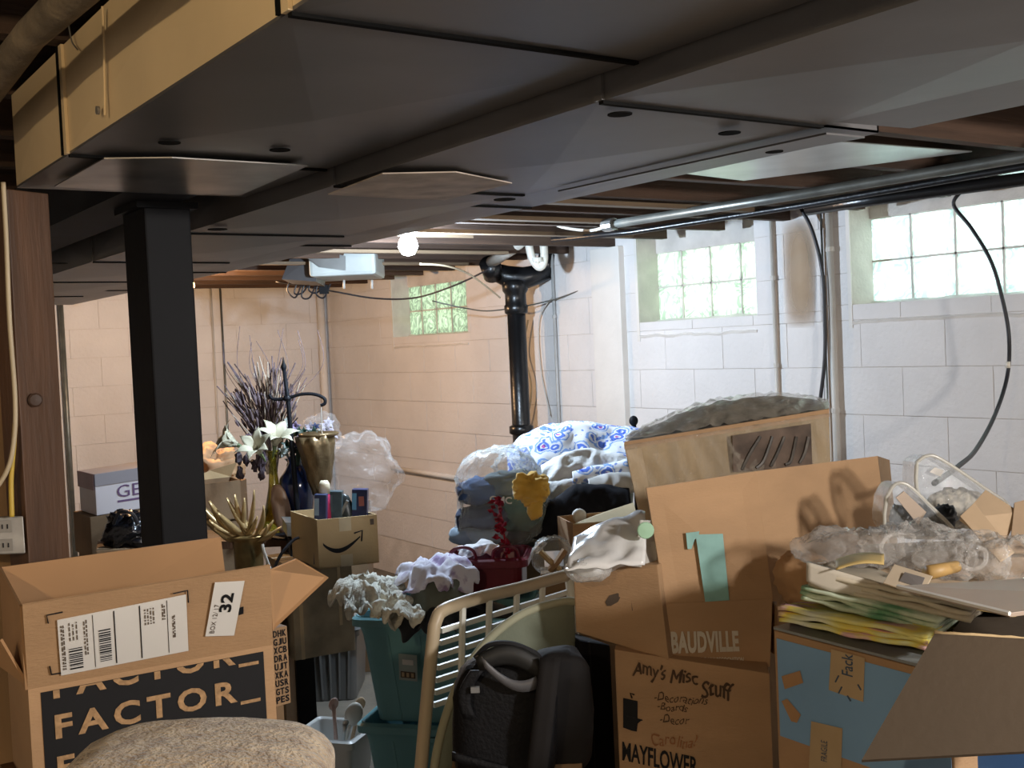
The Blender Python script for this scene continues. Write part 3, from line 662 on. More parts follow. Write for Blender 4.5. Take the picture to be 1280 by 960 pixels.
# ---- meal kit box, bottom left
Qf = vquad((35, 862, 1.78), (341, 806, None), 1010)
Df = perp_in(Qf) * .24
fb = carton('large open box with black printed front and bold cardboard-coloured capitals, lower left', Qf, Df, open_=True)
decal('black_print', Qf, (.045, .03, .955, .955), ink, fb, off=.0012)
lettering('FACTOR_', Qf, (.09, .50, .93, .745), card_edge, fb, bold=.03, off=.0028, sp=1.35)
lettering('FACTOR_', Qf, (.09, .85, .93, .955), card_edge, fb, bold=.03, off=.0028, clipv=.43, sp=1.35)
lettering('FACTOR_', Qf, (.09, .14, .93, .385), card_edge, fb, bold=.03, off=.0028, sp=1.35)
fq = [Qf[3], Qf[2], W(338, 707, 1.90), W(28, 757, 1.70)]
flap(fb, fq, card)
fbk = perp_in(Qf)
bq = [Qf[3] + Df, Qf[2] + Df, W(275, 671, 2.16), W(2, 709, 1.98)]
flap(fb, [Qf[3] + Df, (Qf[2] + Df), W(276, 671, 2.16), W(2, 709, 1.98)])
flap(fb, [Qf[3], Qf[3] + Df, W(2, 709, 1.98), W(28, 757, 1.71)], name='corner_web')
flap(fb, [Qf[2] + FW * .01, W(338, 712, 1.93), W(370, 698, 2.02), W(411, 722, 2.02), W(341, 786, 1.93)][0:0] or [W(341, 788, 1.97), W(411, 722, 2.04), W(370, 698, 2.06), W(337, 712, 1.98)])
flap(fb, [Qf[3] + FW * .01, W(34, 858, 1.78), W(0, 800, 1.74), W(-12, 825, 1.80)][1:] + [Qf[3] + Df * .8])
# shipping label with real print on the raised flap
lq = [W(76, 843, 1.715), W(236, 812, 1.815), W(233, 741, 1.80), W(70, 774, 1.70)]
def on_plane(Q, px, py, off=.0):
    n = (Q[1] - Q[0]).cross(Q[3] - Q[0]).normalized(); d = ray(px, py); t_ = (Q[0] - CAM).dot(n) / d.dot(n); 
    if n.dot(FW) > 0: n = -n
    return CAM + d * t_ + n * off
LQ = [on_plane(fq, x, y, .001) for x, y in ((76, 843), (235, 812), (232, 742), (71, 774))]
lb = decal('shipping_label', LQ, (0, 0, 1, 1), paper, fb, off=.002)
def bars(Q, rect, n, parent, seed=1, horiz=False, name='bar_code'):
    rr = random.Random(seed); mb = MB(); u0, v0, u1, v1 = rect; x = 0
    while x < 1:
        w_ = rr.uniform(.3, 1.1) / n
        if horiz: q = sub(Q, u0, v0 + (v1 - v0) * x, u1, v0 + (v1 - v0) * min(1, x + w_), .0032)
        else: q = sub(Q, u0 + (u1 - u0) * x, v0, u0 + (u1 - u0) * min(1, x + w_), v1, .0032)
        mb.add(q, [(0, 1, 2, 3)]); x += w_ + rr.uniform(.3, 1.0) / n
    return mb.build(name, ink, parent)
for u in (.42, .62): decal('rule', LQ, (u, .04, u + .008, .97), ink, fb, off=.003)
for u in (.26, .84): decal('rule', LQ, (u, .04, u + .003, .97), ink, fb, off=.003)
bars(LQ, (.07, .08, .17, .46), 14, fb, 2, True)
bars(LQ, (.30, .12, .39, .70), 22, fb, 3, True)
lettering('1Z 8R 4407', LQ, (.19, .10, .225, .9), ink, fb, rot=1, name='label_print') if False else None
for (u0, v0, u1, v1, sd) in ((.02, .1, .05, .9, 4), (.08, .6, .16, .92, 5), (.19, .3, .225, .92, 6), (.66, .62, .75, .90, 7), (.80, .65, .83, .93, 8), (.88, .3, .905, .72, 9)):
    rr = random.Random(sd); mb = MB(); nn = max(2, int((u1 - u0) / .022))
    for i in range(nn):
        uu = u0 + (u1 - u0) * i / nn; v = v0
        while v < v1 - .02:
            l_ = rr.uniform(.02, .09); q = sub(LQ, uu, v, uu + .008, min(v1, v + l_), .0032); mb.add(q, [(0, 1, 2, 3)]); v += l_ + .02
    mb.build('label_print', ink_b, fb)
for (x0, y0, x1, y1, x2, y2) in ((60, 778, 58, 768, 78, 764), (216, 741, 234, 737, 235, 752), (62, 832, 64, 842, 76, 840)):
    A = [on_plane(fq, x, y, .0022) for x, y in ((x0, y0), (x1, y1), (x2, y2))]; MB().tube(A, .0012, 4).build('corner_mark', ink, fb)
SQ = [on_plane(fq, x, y, .001) for x, y in ((256, 794), (292, 793), (305, 725), (268, 727))]
decal('sticker', SQ, (0, 0, 1, 1), paper, fb, off=.002)
lettering('32', SQ, (.30, .45, .72, .80), ink, fb, rot=1, bold=.03, off=.003)
lettering('BOX 12/ 17', SQ, (.12, .06, .28, .6), ink_b, fb, rot=1, off=.003)
A = [on_plane(fq, x, y, .0022) for x, y in ((298, 759), (304, 757), (304, 766), (298, 768))]; MB().poly(A, -FW, .001).build('ink_mark', ink, fb)
tb = thing('work_table', 'low wooden table under the open box, below the frame', 'table', (Qf[0].x, Qf[0].y, 0), 0)
tc_ = (Qf[0] + Qf[1] + Df) / 2; ztab = Qf[0].z - .003
MT = Matrix.Rotation(YAW, 3, 'Z')
ex_ = (Qf[1] - Qf[0]).normalized(); MX = Matrix.Rotation(math.atan2(ex_.y, ex_.x), 3, 'Z')
MB().box(Vector((tc_.x, tc_.y, ztab - .015)), (.44, .26, .03), MX).build('table_top', woodpost, tb)
for sx_ in (-1, 1):
    for sy_ in (-1, 1):
        c = tc_ + MX @ Vector((sx_ * .18, sy_ * .09, 0)); MB().box((c.x, c.y, (ztab - .03) / 2), (.05, .05, ztab - .03), MX).build('leg', woodpost, tb)
# patterned carton right behind it
q = vquad((338, 786, 2.55), (359, 782, 2.58), 886); q[0].z = q[1].z = q[0].z
cx_ = carton('narrow tan carton with dense black lettering, standing behind the big printed box', [q[0] - (q[1] - q[0]) * 4, q[1], q[2], q[3] - (q[2] - q[3]) * 4], perp_in(q) * .1, mt=card)
rr = random.Random(5); mb = MB(); qq = q
for i in range(9):
    for j in range(3):
        u = .12 + j * .27; v = .04 + i * .105
        lettering(rr.choice('ABCDEGHJKPRSTUX'), qq, (u, v, u + .22, v + .085), ink, cx_, bold=.03, off=.002, name='letter')
stack_under('plain carton under the narrow lettered carton', [q[0] - (q[1] - q[0]) * 4, q[1], q[2], q[3]], perp_in(q) * .1)
# corner carton far lower left
q = vquad((-60, 868, 2.15), (22, 872, 2.2), 990)
carton('plain box corner at the bottom left edge beside the big printed box', q, perp_in(q) * .3, mt=card)
stack_under('carton under the plain box at bottom left edge', q, perp_in(q) * .3)
# tan fuzzy cushion at the bottom
def cam_pt(c, x, y, z): return c + R0 * x + F0 * y + Vector((0, 0, z))
fz = mat('tan speckled plush', (.62, .48, .32), .95, var=.2, scale=40, col2=(.27, .18, .11), bump=1, bscale=160, ramp=(.3, .65), sheen=.4)
c = W(248, 985, 1.40)
t = tag(MB().blob((c.x, c.y, c.z), (.325, .26, .125), .62, .03, 1.6, 3, M=MT @ Matrix.Rotation(R(2), 3, 'Y')).build('plush_cushion', fz, smooth=True), 'tan speckled plush cushion at the bottom edge in front of printed box', 'cushion')
stx = thing('small_stand', 'low wooden stand under tan plush cushion, below frame', 'stand', (c.x, c.y, 0))
MB().box((c.x, c.y, (c.z - .07) / 2), (.26, .14, c.z - .07), MT).build('body', card_d, stx)
# ================================================================= LEFT BACKGROUND
# table carrying the vases
tz = .80
TCp = on(2, tz, 300, 688)
tcw = on(2, tz, 300, 680); tcw = W(302, 600, 5.42)
tt = thing('side_table', 'dark wooden table carrying vases and flowers near the far corner', 'table', (tcw.x, tcw.y, 0))
MB().box((tcw.x, tcw.y, tz - .02), (.54, .36, .036), MT).build('table_top', woodpost, tt)
for sx_ in (-1, 1):
    for sy_ in (-1, 1):
        c = tcw + MT @ Vector((sx_ * .23, sy_ * .14, 0)); MB().box((c.x, c.y, (tz - .04) / 2), (.05, .05, tz - .04), MT).build('leg', woodpost, tt)
def onT(px, Z, z=tz):      # point above pixel column px at depth Z with height z
    p = W(px, 600, Z); return Vector((p.x, p.y, z))
# wide printed box and the dull one behind the black post
q = vquad((118, 594, 5.35), (250, 574, 5.5), 645)
dpt = W(88, 590, 5.7) - W(118, 594, 5.35); dpt.z = 0
gb = carton('white box with grey lid and purple capitals stacked between the posts', q, dpt.normalized() * .28, mt=mat('white card', (.66, .62, .64), .6, var=.03), name='stationery_box')
lid = [q[3] + Vector((0, 0, -.055)) - perp_in(q) * .004, q[2] + Vector((0, 0, -.055)) - perp_in(q) * .004, q[2] - perp_in(q) * .004 + Vector((0, 0, .004)), q[3] - perp_in(q) * .004 + Vector((0, 0, .004))]
MB().hexa(lid, dpt.normalized() * .286).build('lid', mat('grey lilac lid', (.30, .28, .30), .5, var=.03), gb, bevel=.002)
purp = mat('purple ink', (.16, .09, .20), .5)
lettering('GEM', q, (.20, .36, .56, .66), purp, gb)
decal('fine_print', q, (.20, .24, .62, .29), purp, gb, off=.002)
sq_ = [q[0] + dpt.normalized() * .28, q[0], q[3], q[3] + dpt.normalized() * .28]
decal('side_band', sq_, (0, .62, 1, 1.02), mat('mauve band', (.30, .17, .20), .5), gb, off=.0065)
q2 = [q[0] + Vector((0, 0, -.004)), q[1] + Vector((0, 0, -.004))]; hB = .20
q2 = [q[0] - (q[1] - q[0]) * .0 + Vector((0, 0, -hB)), q[1] + Vector((0, 0, -hB)), q[1] - Vector((0, 0, .003)), q[0] - Vector((0, 0, .003))]
sh = (q[0] - q[1]).normalized() * .03
q2 = [p + s for p, s in zip(q2, (sh, -sh * 0, -sh * 0, sh))]
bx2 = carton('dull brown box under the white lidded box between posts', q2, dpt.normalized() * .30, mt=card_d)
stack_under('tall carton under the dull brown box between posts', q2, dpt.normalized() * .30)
c = W(162, 666, 5.0)
bg = thing('black_bag', 'crumpled black bag leaning on dull brown box left of black post', 'bag', (c.x, c.y, c.z - .12))
MB().blob(c, (.20, .18, .17), .8, .2, 3, 9, M=MT).build('body', mat('black vinyl', (.012, .012, .016), .25, var=.2, bump=.5, bscale=30), bg, smooth=True)
MB().tube(spline([W(142, 655, 4.88), W(150, 640, 4.86), W(165, 642, 4.86), W(172, 655, 4.88)]), .008, 6).build('handle', cable_k, bg)
q = vquad((120, 688, 4.85), (215, 684, 4.95), 800); q[0].z = q[1].z = 0
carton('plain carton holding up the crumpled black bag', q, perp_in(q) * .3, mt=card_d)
# open carton behind the flowers
q = vquad((246, 606, 5.75), (300, 600, 5.85), 655)
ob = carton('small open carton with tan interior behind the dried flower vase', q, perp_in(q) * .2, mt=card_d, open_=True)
flap(ob, [q[3] + perp_in(q) * .2, q[2] + perp_in(q) * .2, W(296, 578, 6.0), W(262, 588, 6.0)], card_l)
stack_under('tall carton hidden behind the vase table', q, perp_in(q) * .2)
pbg = mat('peach paper', (.78, .48, .26), .7, var=.1, bump=.5, bscale=15)
c = W(274, 582, 6.3); t = tag(MB().blob(c, (.24, .2, .20), .8, .25, 2, 4, M=MT).build('paper_bag', pbg, smooth=True), 'crumpled peach paper bag glowing in warm light left of dried flowers', 'bag')
p = c - Vector((0, 0, .10)); q = [p - R0 * .1, p + R0 * .1]; q = [Vector((q[0].x, q[0].y, 0)), Vector((q[1].x, q[1].y, 0)), q[1], q[0]]
carton('hidden carton under the peach paper bag', q, F0 * .2, mt=card_d)
# ---- vases
yel = mat('amber green glass', (.58, .52, .06), .08, var=.1, trans=.75, spec=.8)
def vase(name, label, base, prof, m_, cat='vase', n=20, rip=0, parts=True):
    t = thing(name, label, cat, base); MB().lathe(prof, n, base, ripple=rip, rn=6).build('body', m_, t, smooth=True)
    r1, z1 = prof[-1]; MB().lathe([(r1, z1 - .004), (r1 + .004, z1), (r1, z1 + .004)], n, base).build('rim', m_, t, smooth=True); return t
bY = onT(342, 5.32); v1 = vase('bottle_vase', 'yellow green glass bottle vase with round foot holding dried branches', bY, [(.07, 0), (.08, .02), (.078, .06), (.055, .10), (.042, .15), (.026, .23), (.018, .32), (.020, .38), (.026, .40)], yel)
blu = mat('cobalt glazed pottery', (.012, .03, .12), .15, var=.1, spec=.7)
bB = onT(371, 5.34); v2 = vase('blue_vase', 'dark cobalt blue vase with rounded shoulders beside the iron stand', bB, [(.05, 0), (.055, .02), (.07, .12), (.085, .22), (.08, .27), (.05, .31), (.035, .34), (.04, .37)], blu)
# twigs and dried flowers (one arrangement)
dr = random.Random(11)
arr = thing('dried_arrangement', 'tall spray of dried purple-grey twigs with cream lilies and curling tips', 'flowers', bY + Vector((0, 0, .40)))
twm = mat('grey purple twigs', (.16, .11, .12), .8, var=.3, scale=30); twp = mat('pale twigs', (.42, .34, .26), .8, var=.2)
top = bY + Vector((0, 0, .405))
for k in range(110):
    a_ = dr.uniform(-1.0, .75); b_ = dr.uniform(-.5, .5); L_ = dr.uniform(.28, .46) * (1 - .15 * abs(a_))
    bd = dr.uniform(-.08, .08); s0 = top + R0 * dr.uniform(-.035, .02) + Vector((0, 0, dr.uniform(-.12, .03)))
    e_ = s0 + R0 * (a_ * L_ * .62) + F0 * (b_ * .12) + Vector((0, 0, L_)); mid = (s0 + e_) / 2 + R0 * (-.03 * a_ + bd * .4)
    P_ = spline([s0, mid, e_], 4)
    MB().tube(P_, [.0042] * (len(P_) // 2) + [.0030] * (len(P_) - len(P_) // 2), 4).build('twig', twm if k % 3 else twp, arr)
for k in range(60):
    a_ = dr.uniform(-.9, .7); c = top + R0 * (a_ * .17) + F0 * dr.uniform(-.07, .07) + Vector((0, 0, dr.uniform(.10, .30)))
    MB().blob(c, (.012, .012, dr.uniform(.03, .07)), 1, .3, 3, k, n=6, k=5, M=MT @ Matrix.Rotation(a_ * .6, 3, 'Y')).build('seed_head', twm, arr)
for k in range(11):
    a_ = -1 + k * .2; s0 = top + R0 * (a_ * .12) + Vector((0, 0, .25)); 
    P_ = spline([s0, s0 + R0 * (.10 * a_ + dr.uniform(-.04, .04)) + Vector((0, 0, .14)), s0 + R0 * (.12 * a_ + dr.uniform(-.06, .06)) + Vector((0, 0, dr.uniform(.22, .34)))], 6)
    MB().tube(P_, .0014, 4).build('curly_twig', twm, arr)
lilym = mat('cream petals', (.50, .47, .34), .6, var=.12, scale=12)
def lily(c, dirv, s_, parent, m_=lilym, n=6):
    dirv = dirv.normalized(); a_ = dirv.orthogonal().normalized(); b_ = dirv.cross(a_)
    for k in range(n):
        th = 2 * math.pi * k / n; o_ = a_ * math.cos(th) + b_ * math.sin(th); w_ = dirv.cross(o_)
        def pf(u, v, o_=o_, w_=w_): 
            wd = s_ * .26 * math.sin(math.pi * (.08 + .9 * u)) * (v - .5) * 2
            return c + o_ * (s_ * (.06 + .75 * u * u + .05)) + dirv * (s_ * (1.1 * u - .45 * u ** 3)) + w_ * wd - o_ * abs(v - .5) * s_ * .1
        MB().sheet(pf, 6, 4, .0015).build('petal', m_, parent, smooth=True)
    MB().tube([c - dirv * s_ * .6, c + dirv * s_ * .1], [.003, .012], 6).build('stem', mat('green stem', (.12, .16, .06), .6), parent)
def atl(px, py, Z): return W(px, py, Z)
lily(atl(296, 556, 5.1), -R0 * .9 + Vector((0, 0, .5)) - F0 * .3, .12, arr)
lily(atl(325, 566, 5.0), -R0 * .2 + Vector((0, 0, .7)) - F0 * .7, .11, arr)
lily(atl(344, 556, 5.1), R0 * .3 + Vector((0, 0, .9)) - F0 * .4, .12, arr)
lily(atl(322, 548, 5.3), Vector((0, 0, .9)) - F0 * .5 - R0 * .2, .06, arr, mat('dusty purple petals', (.20, .13, .19), .7, var=.2))
for k in range(8):
    c = atl(300 + dr.uniform(-10, 30), 585 + dr.uniform(-15, 20), 5.2); MB().blob(c, (.03, .03, .06), 1, .5, 3, k, n=8, k=6).build('dark_leaf', mat('dark plum leaves', (.05, .03, .04), .6, var=.3), arr)
# bouquet in blue vase
bq_ = thing('dark_bouquet', 'bunch of dark blue and lilac artificial flowers in cobalt vase', 'flowers', bB + Vector((0, 0, .37)))
pm = [mat('navy petals', (.02, .03, .09), .7, var=.3), mat('lilac petals', (.30, .24, .38), .7, var=.2), mat('dark green leaves', (.02, .06, .04), .6, var=.3), mat('grey green petals', (.35, .38, .34), .7, var=.2)]
for k in range(26):
    c = atl(372 + dr.uniform(-22, 26), 556 + dr.uniform(-26, 28), 5.3 + dr.uniform(-.05, .12)); lily_s = dr.uniform(.02, .035)
    lily(c, Vector((dr.uniform(-1, 1), -1, dr.uniform(-.3, 1))), lily_s * 1.3, bq_, pm[k % 4], 5)
MB().tube([bB + Vector((0, 0, .30)), atl(372, 580, 5.3), atl(374, 558, 5.3)], .012, 6).build('stem', pm[2], bq_)
# tan shell-like dish against the vases
c = onT(350, 5.25); t = tag(MB().blob(c + Vector((0, 0, .13)), (.085, .03, .24), .9, .12, 2, 7, M=MT @ Matrix.Rotation(R(-8), 3, 'Y')).build('carved_shell', mat('tan polished shell', (.45, .27, .17), .35, var=.15), smooth=True), 'tan polished curved ornament between the amber vase and blue vase', 'ornament')
# shepherd hook stand
hz_ = 5.22
pb = onT(374, hz_, tz)
hk = thing('iron_hook_stand', 'tall black iron stand with finial and curved hanging arm', 'plant stand', pb)
MB().tube([pb, W(372, 640, hz_), W(360, 500, hz_), W(355, 462, hz_)], [.013, .013, .011, .009], 8).build('pole', blacks, hk, smooth=True)
MB().lathe([(.03, -.01), (.2 * .15, 0), (.15, .004), (.15, .012), (.02, .02)], 16, pb + Vector((0, 0, .012))).build('foot', blacks, hk)
MB().lathe([(.004, -.03), (.012, -.012), (.014, 0), (.006, .018), (.001, .045)], 10, W(354.5, 458, hz_)).build('finial', blacks, hk, smooth=True)
MB().tube(spline([W(336, 493, hz_), W(342, 499, hz_), W(358, 498, hz_), W(376, 493, hz_), W(393, 493, hz_), W(405, 498, hz_), W(406, 504, hz_), W(401, 507, hz_)]), .008, 7).build('curved_arm', blacks, hk, smooth=True)
MB().lathe([(.015, -.012), (.02, 0), (.015, .012)], 10, W(359, 498, hz_)).build('collar', blacks, hk)
bk = thing('cone_planter', 'bronze cone planter with spiral ribs hanging from iron arm', 'planter', W(402, 622, hz_))
MB().tube([W(401.5, 507, hz_), W(402.5, 545, hz_)], .003, 5).build('hanger_rod', galv, bk)
c = W(402, 622, hz_ + .02)
br = mat('antique bronze', (.25, .17, .085), .35, metal=.6, var=.25, scale=8, bump=.2)
hh_ = (622 - 543) / FPX * hz_
MB().lathe([(.004, 0), (.036, hh_ * .06), (.054, hh_ * .3), (.07, hh_ * .6), (.082, hh_ * .85), (.088, hh_)], 60, c, ripple=.10, rn=9, twist=26, M=Matrix.Rotation(R(-3), 3, 'Y')).build('cone', br, bk, smooth=True)
MB().lathe([(.086, hh_ - .006), (.094, hh_), (.094, hh_ + .008), (.086, hh_ + .012), (.07, hh_ + .004)], 30, c).build('rim', br, bk, smooth=True)
# gold leaf spray in brass pot
bP = onT(306, 4.85, .71)
bs = thing('pedestal_box', 'dark box under the brass pot in front of the vase table', 'box', (bP.x, bP.y, 0)); MB().box((bP.x, bP.y, .353), (.30, .22, .705), MT).build('body', card_d, bs, bevel=.004)
brass = mat('dull brass', (.34, .24, .10), .3, metal=.7, var=.25, scale=10)
vase('brass_pot', 'dull brass pot with flared rim holding gold leaves', bP, [(.055, 0), (.06, .03), (.062, .10), (.066, .15), (.09, .165), (.10, .175)], brass, 'pot')
gl = thing('gold_leaf_spray', 'spray of metallic gold leaves curling out of brass pot', 'decoration', bP + Vector((0, 0, .17)))
gold = mat('matte gold leaf', (.55, .38, .17), .4, metal=.5, var=.2, scale=15)
def leaf(p0, p1, w_, bow, parent, m_=gold, nm='leaf'):
    d = (p1 - p0); sd = d.cross(F0).normalized()
    MB().sheet(lambda u, v: p0 + d * u + sd * (w_ * math.sin(math.pi * (.06 + .9 * u)) * (v - .5) * 2 + bow * math.sin(math.pi * u)) - F0 * (.02 * math.sin(math.pi * v)), 8, 3, .0015).build(nm, m_, parent, smooth=True)
for (x, y, w_, bo) in ((250, 628, .02, .03), (262, 626, .02, .025), (248, 640, .018, .02), (262, 650, .018, .02), (272, 640, .018, .01), (284, 622, .012, .01), (294, 618, .012, .01), (306, 622, .012, 0), (318, 612, .010, -.01), (330, 632, .012, -.015), (342, 650, .013, -.02), (352, 658, .013, -.02), (268, 660, .015, .02), (300, 640, .012, 0), (322, 645, .012, -.01), (335, 655, .012, -.02)):
    leaf(bP + Vector((0, 0, .15)) + R0 * dr.uniform(-.03, .03), W(x, y, 4.8 + dr.uniform(-.08, .08)), w_, bo, gl)
# grey tray and dark clutter under it
q = vquad((358, 655, 4.95), (388, 656, 4.98), 671)
t = thing('metal_tray', 'small grey metal box left of the smiling arrow carton', 'box', base_of(q)); MB().hexa(q, perp_in(q) * .2).build('body', galv, t, bevel=.004); MB().hexa([q[3] - R0 * .004, q[2] + R0 * .004, q[2] + Vector((0, 0, .006)) + R0 * .004, q[3] + Vector((0, 0, .006)) - R0 * .004], perp_in(q) * .2).build('lid', galv, t)
stack_under('black carton under the small grey metal box', q, perp_in(q) * .2, mt=ink)
t = thing('scissor_handles', 'white and black wire handles beside the brass pot', 'wire', W(350, 700, 4.7))
MB().tube(spline([W(338, 712, 4.72), W(330, 690, 4.7), W(328, 680, 4.7)]), .006, 6).build('wire', pvc, t); MB().tube(spline([W(342, 712, 4.72), W(352, 692, 4.7), W(366, 676, 4.72), W(374, 672, 4.72)]), .007, 6).build('wire', cable_k, t)
# ---- carton with smiling arrow
qa = vquad((396, 650, 4.62), (471, 643, 4.72), 712)
sd = W(361, 662, 4.95) - W(396, 650, 4.62); sd.z = 0; Da = sd.normalized() * .34
az = carton('pale open box with curved black smiling arrow, full of packages', qa, Da, mt=card_l, open_=True)
Pz = []
for i in range(25):
    u = .08 + .62 * i / 24; vv = .50 - .20 * math.sin(math.pi * min(1, (i / 24) ** .85)) + .08 * (i / 24); w_ = .035 * math.sin(math.pi * (.12 + .85 * i / 24)) + .012
    Pz.append((u, vv, w_))
mb = MB(); Vv = [onq(qa, u, v - w_, .0022) for u, v, w_ in Pz] + [onq(qa, u, v + w_, .0022) for u, v, w_ in Pz]
mb.add(Vv, [(i, i + 1, i + 26, i + 25) for i in range(24)]); mb.build('smile_arrow', ink, az)
MB().tube([onq(qa, u, v, .002) for u, v in ((.60, .66), (.74, .70), (.72, .48))], .0035, 5).build('arrow_head', ink, az)
decal('tape', qa, (.36, .72, .56, 1.0), mat('pale tape', (.66, .54, .34), .35), az); decal('tape', qa, (.36, .0, .56, .24), MATS['pale tape'], az)
decal('print_mark', qa, (.88, .80, .94, .92), ink_b, az, off=.002)
def inside(Q, D, u, w, z): return Q[0] * (1 - u) + Q[1] * u + D * w + Vector((0, 0, z))
hA = qa[3].z - qa[0].z
items = [('blue_package', 'dark blue slim package leaning at left in smiling arrow box', .15, .10, (.05, .05, .16), (.03, .05, .13)),
         ('round_tin', 'bright pink and cream round tin in smiling arrow box', .28, .14, (.045, .045, .20), (.60, .04, .13)),
         ('grey_package', 'slate grey wrapped package in the middle of smiling arrow box', .42, .15, (.07, .05, .165), (.07, .11, .13)),
         ('black_pouch', 'crinkled black and silver pouch in smiling arrow box', .58, .16, (.07, .05, .14), (.03, .04, .04)),
         ('blue_carton', 'light blue and navy printed carton at right in smiling arrow box', .85, .14, (.065, .05, .165), (.03, .04, .12))]
for nm, lb_, u, w_, sz, cl in items:
    p = inside(qa, Da, u, w_ * 2, .009); t = thing(nm, lb_, 'package', p, YAW); m_ = mat(nm + ' print', cl, .35, var=.2, scale=30)
    zz = sz[2] + .13
    if nm == 'round_tin':
        MB().lathe([(.024, 0), (.024, zz - .05), (.022, zz - .045)], 16).build('can', m_, t, world=False, smooth=True); MB().lathe([(.0235, 0), (.0235, .04), (.015, .055)], 16, (0, 0, zz - .044)).build('lid', mat('cream lid', (.75, .66, .48), .4), t, world=False, smooth=True)
    elif nm == 'black_pouch':
        MB().blob((0, 0, zz / 2 + .006), (.09, .05, zz), .7, .2, 4, 2, n=20, k=14).build('pouch', m_, t, world=False, smooth=True)
        MB().box((.012, -.03, zz * .82), (.012, .02, .07), Matrix.Rotation(.5, 3, 'Y')).build('silver_strip', galv, t, world=False)
    else:
        MB().box((0, 0, zz / 2), (sz[0], sz[1], zz), Matrix.Rotation(.06, 3, 'Y')).build('carton', m_, t, world=False, bevel=.003)
        MB().box((-.008 if nm != 'blue_carton' else -.016, -sz[1] / 2 - .001, zz - .05), (.018, .002, .07), Matrix.Rotation(.06, 3, 'Y')).build('print_panel', mat(nm + ' panel', (.30, .40, .50) if nm == 'blue_package' else ((.12, .16, .18) if nm == 'grey_package' else (.16, .42, .68)), .4), t, world=False)
        if nm == 'blue_carton': MB().box((.014, -sz[1] / 2 - .001, zz - .05), (.022, .002, .04)).build('print_panel', mat('salmon print', (.55, .18, .14), .4), t, world=False)
# box under it, taped and pale, and the grey bin below
qb = vquad((364, 722, 4.72), (440, 716, 4.85), 803)
qb[2].z = qb[3].z = qa[0].z - .004; 
zt = .37
qb[0].z = qb[1].z = zt
ub = carton('scuffed pale taped box under the smiling arrow box', qb, perp_in(qb) * .36, mt=mat('pale worn cardboard', (.36, .28, .18), .8, var=.2, scale=10))
decal('tape', qb, (.10, 0, .16, 1), tape_c, ub); decal('tape', qb, (.75, .3, .80, 1), tape_c, ub)
def tub(name, label, cat, base, w_, d_, h_, m_, rz=YAW, taper=.86, rim=.012, group=None, ribs=0, r=.03, lip=None, inner=True):
    t = thing(name, label, cat, base, rz, group)
    secs = [(0, w_ * taper, d_ * taper, r), (.004, w_ * taper + .004, d_ * taper + .004, r), (h_ * .82, w_ * .97, d_ * .97, r), (h_ * .9, w_, d_, r), (h_, w_ + rim, d_ + rim, r), (h_ + .006, w_ + rim * .6, d_ + rim * .6, r), (h_ - .002, w_ - .006, d_ - .006, r * .8), (h_ * .5, w_ * .92 - .008, d_ * .92 - .008, r * .8), (.012, w_ * taper - .01, d_ * taper - .01, r * .8)]
    MB().loft(secs).build('body', m_, t, world=False, smooth=False)
    MB().loft([(h_ - .03, w_ + rim * .8, d_ + rim * .8, r), (h_ - .028, w_ + rim * 1.8, d_ + rim * 1.8, r), (h_ - .004, w_ + rim * 1.8, d_ + rim * 1.8, r), (h_ + .002, w_ + rim, d_ + rim, r), (h_ + .001, w_ - .003, d_ - .003, r * .8), (h_ - .03, w_ - .003, d_ - .003, r * .8)], caps=False).build('rim', m_, t, world=False)
    if ribs:
        for s_ in range(ribs):
            u = -.5 + (s_ + .5) / ribs; x = u * w_ * .9
            a0 = Vector((x * taper, -d_ * taper / 2 - .002, .01)); a1 = Vector((x, -d_ * .97 / 2 - .004, h_ * .8)); MB().tube([a0, a1], .008, 5).build('rib', m_, t, world=False)
        for s_ in range(max(2, ribs // 2)):
            u = -.5 + (s_ + .5) / max(2, ribs // 2); y = u * d_ * .9
            a0 = Vector((-w_ * taper / 2 - .002, y * taper, .01)); a1 = Vector((-w_ * .97 / 2 - .004, y, h_ * .8)); MB().tube([a0, a1], .008, 5).build('rib', m_, t, world=False)
    return t
gbin = mat('smoky clear plastic', (.17, .165, .155), .3, var=.15, scale=4, alpha=.95)
p = on(2, 0, 402, 880); p += FW * .22
gt = tub('storage_tote', 'smoky grey plastic tote with pale lid, at floor level under boxes', 'tote', (p.x, p.y, 0), .36, .42, .34, gbin, ribs=7)
MB().loft([(.345, .40, .46, .03), (.362, .40, .46, .03), (.366, .37, .43, .03)]).build('lid', mat('grey blue lid', (.26, .28, .29), .4, var=.1), gt, world=False)
# clear plastic bag with lavender flowers, right of the planter
cb = film('clear bag film', (.80, .76, .74), .11)
c = W(448, 592, 5.45)
tb_ = thing('clear_bag', 'large crumpled clear plastic bag behind the bronze planter', 'bag', (c.x, c.y, c.z - .25))
MB().blob(c, (.36, .3, .36), .9, .16, 2.2, 12, n=40, k=24, M=MT @ Matrix.Rotation(R(35), 3, 'Y')).build('film', cb, tb_, smooth=True)
MB().blob(W(400, 548, 5.6), (.20, .18, .22), .9, .16, 2.4, 15, n=32, k=20, M=MT).build('film', cb, tb_, smooth=True)
lf = thing('lavender_flowers', 'washed out lilac flowers bundled inside clear plastic bag', 'flowers', W(395, 545, 5.6))
for k in range(14):
    lily(W(395 + dr.uniform(-22, 22), 542 + dr.uniform(-14, 20), 5.6 + dr.uniform(-.05, .05)), Vector((dr.uniform(-1, 1), -1, dr.uniform(-.3, 1))), .04, lf, mat('faded lilac', (.50, .46, .55), .7, var=.15), 5)
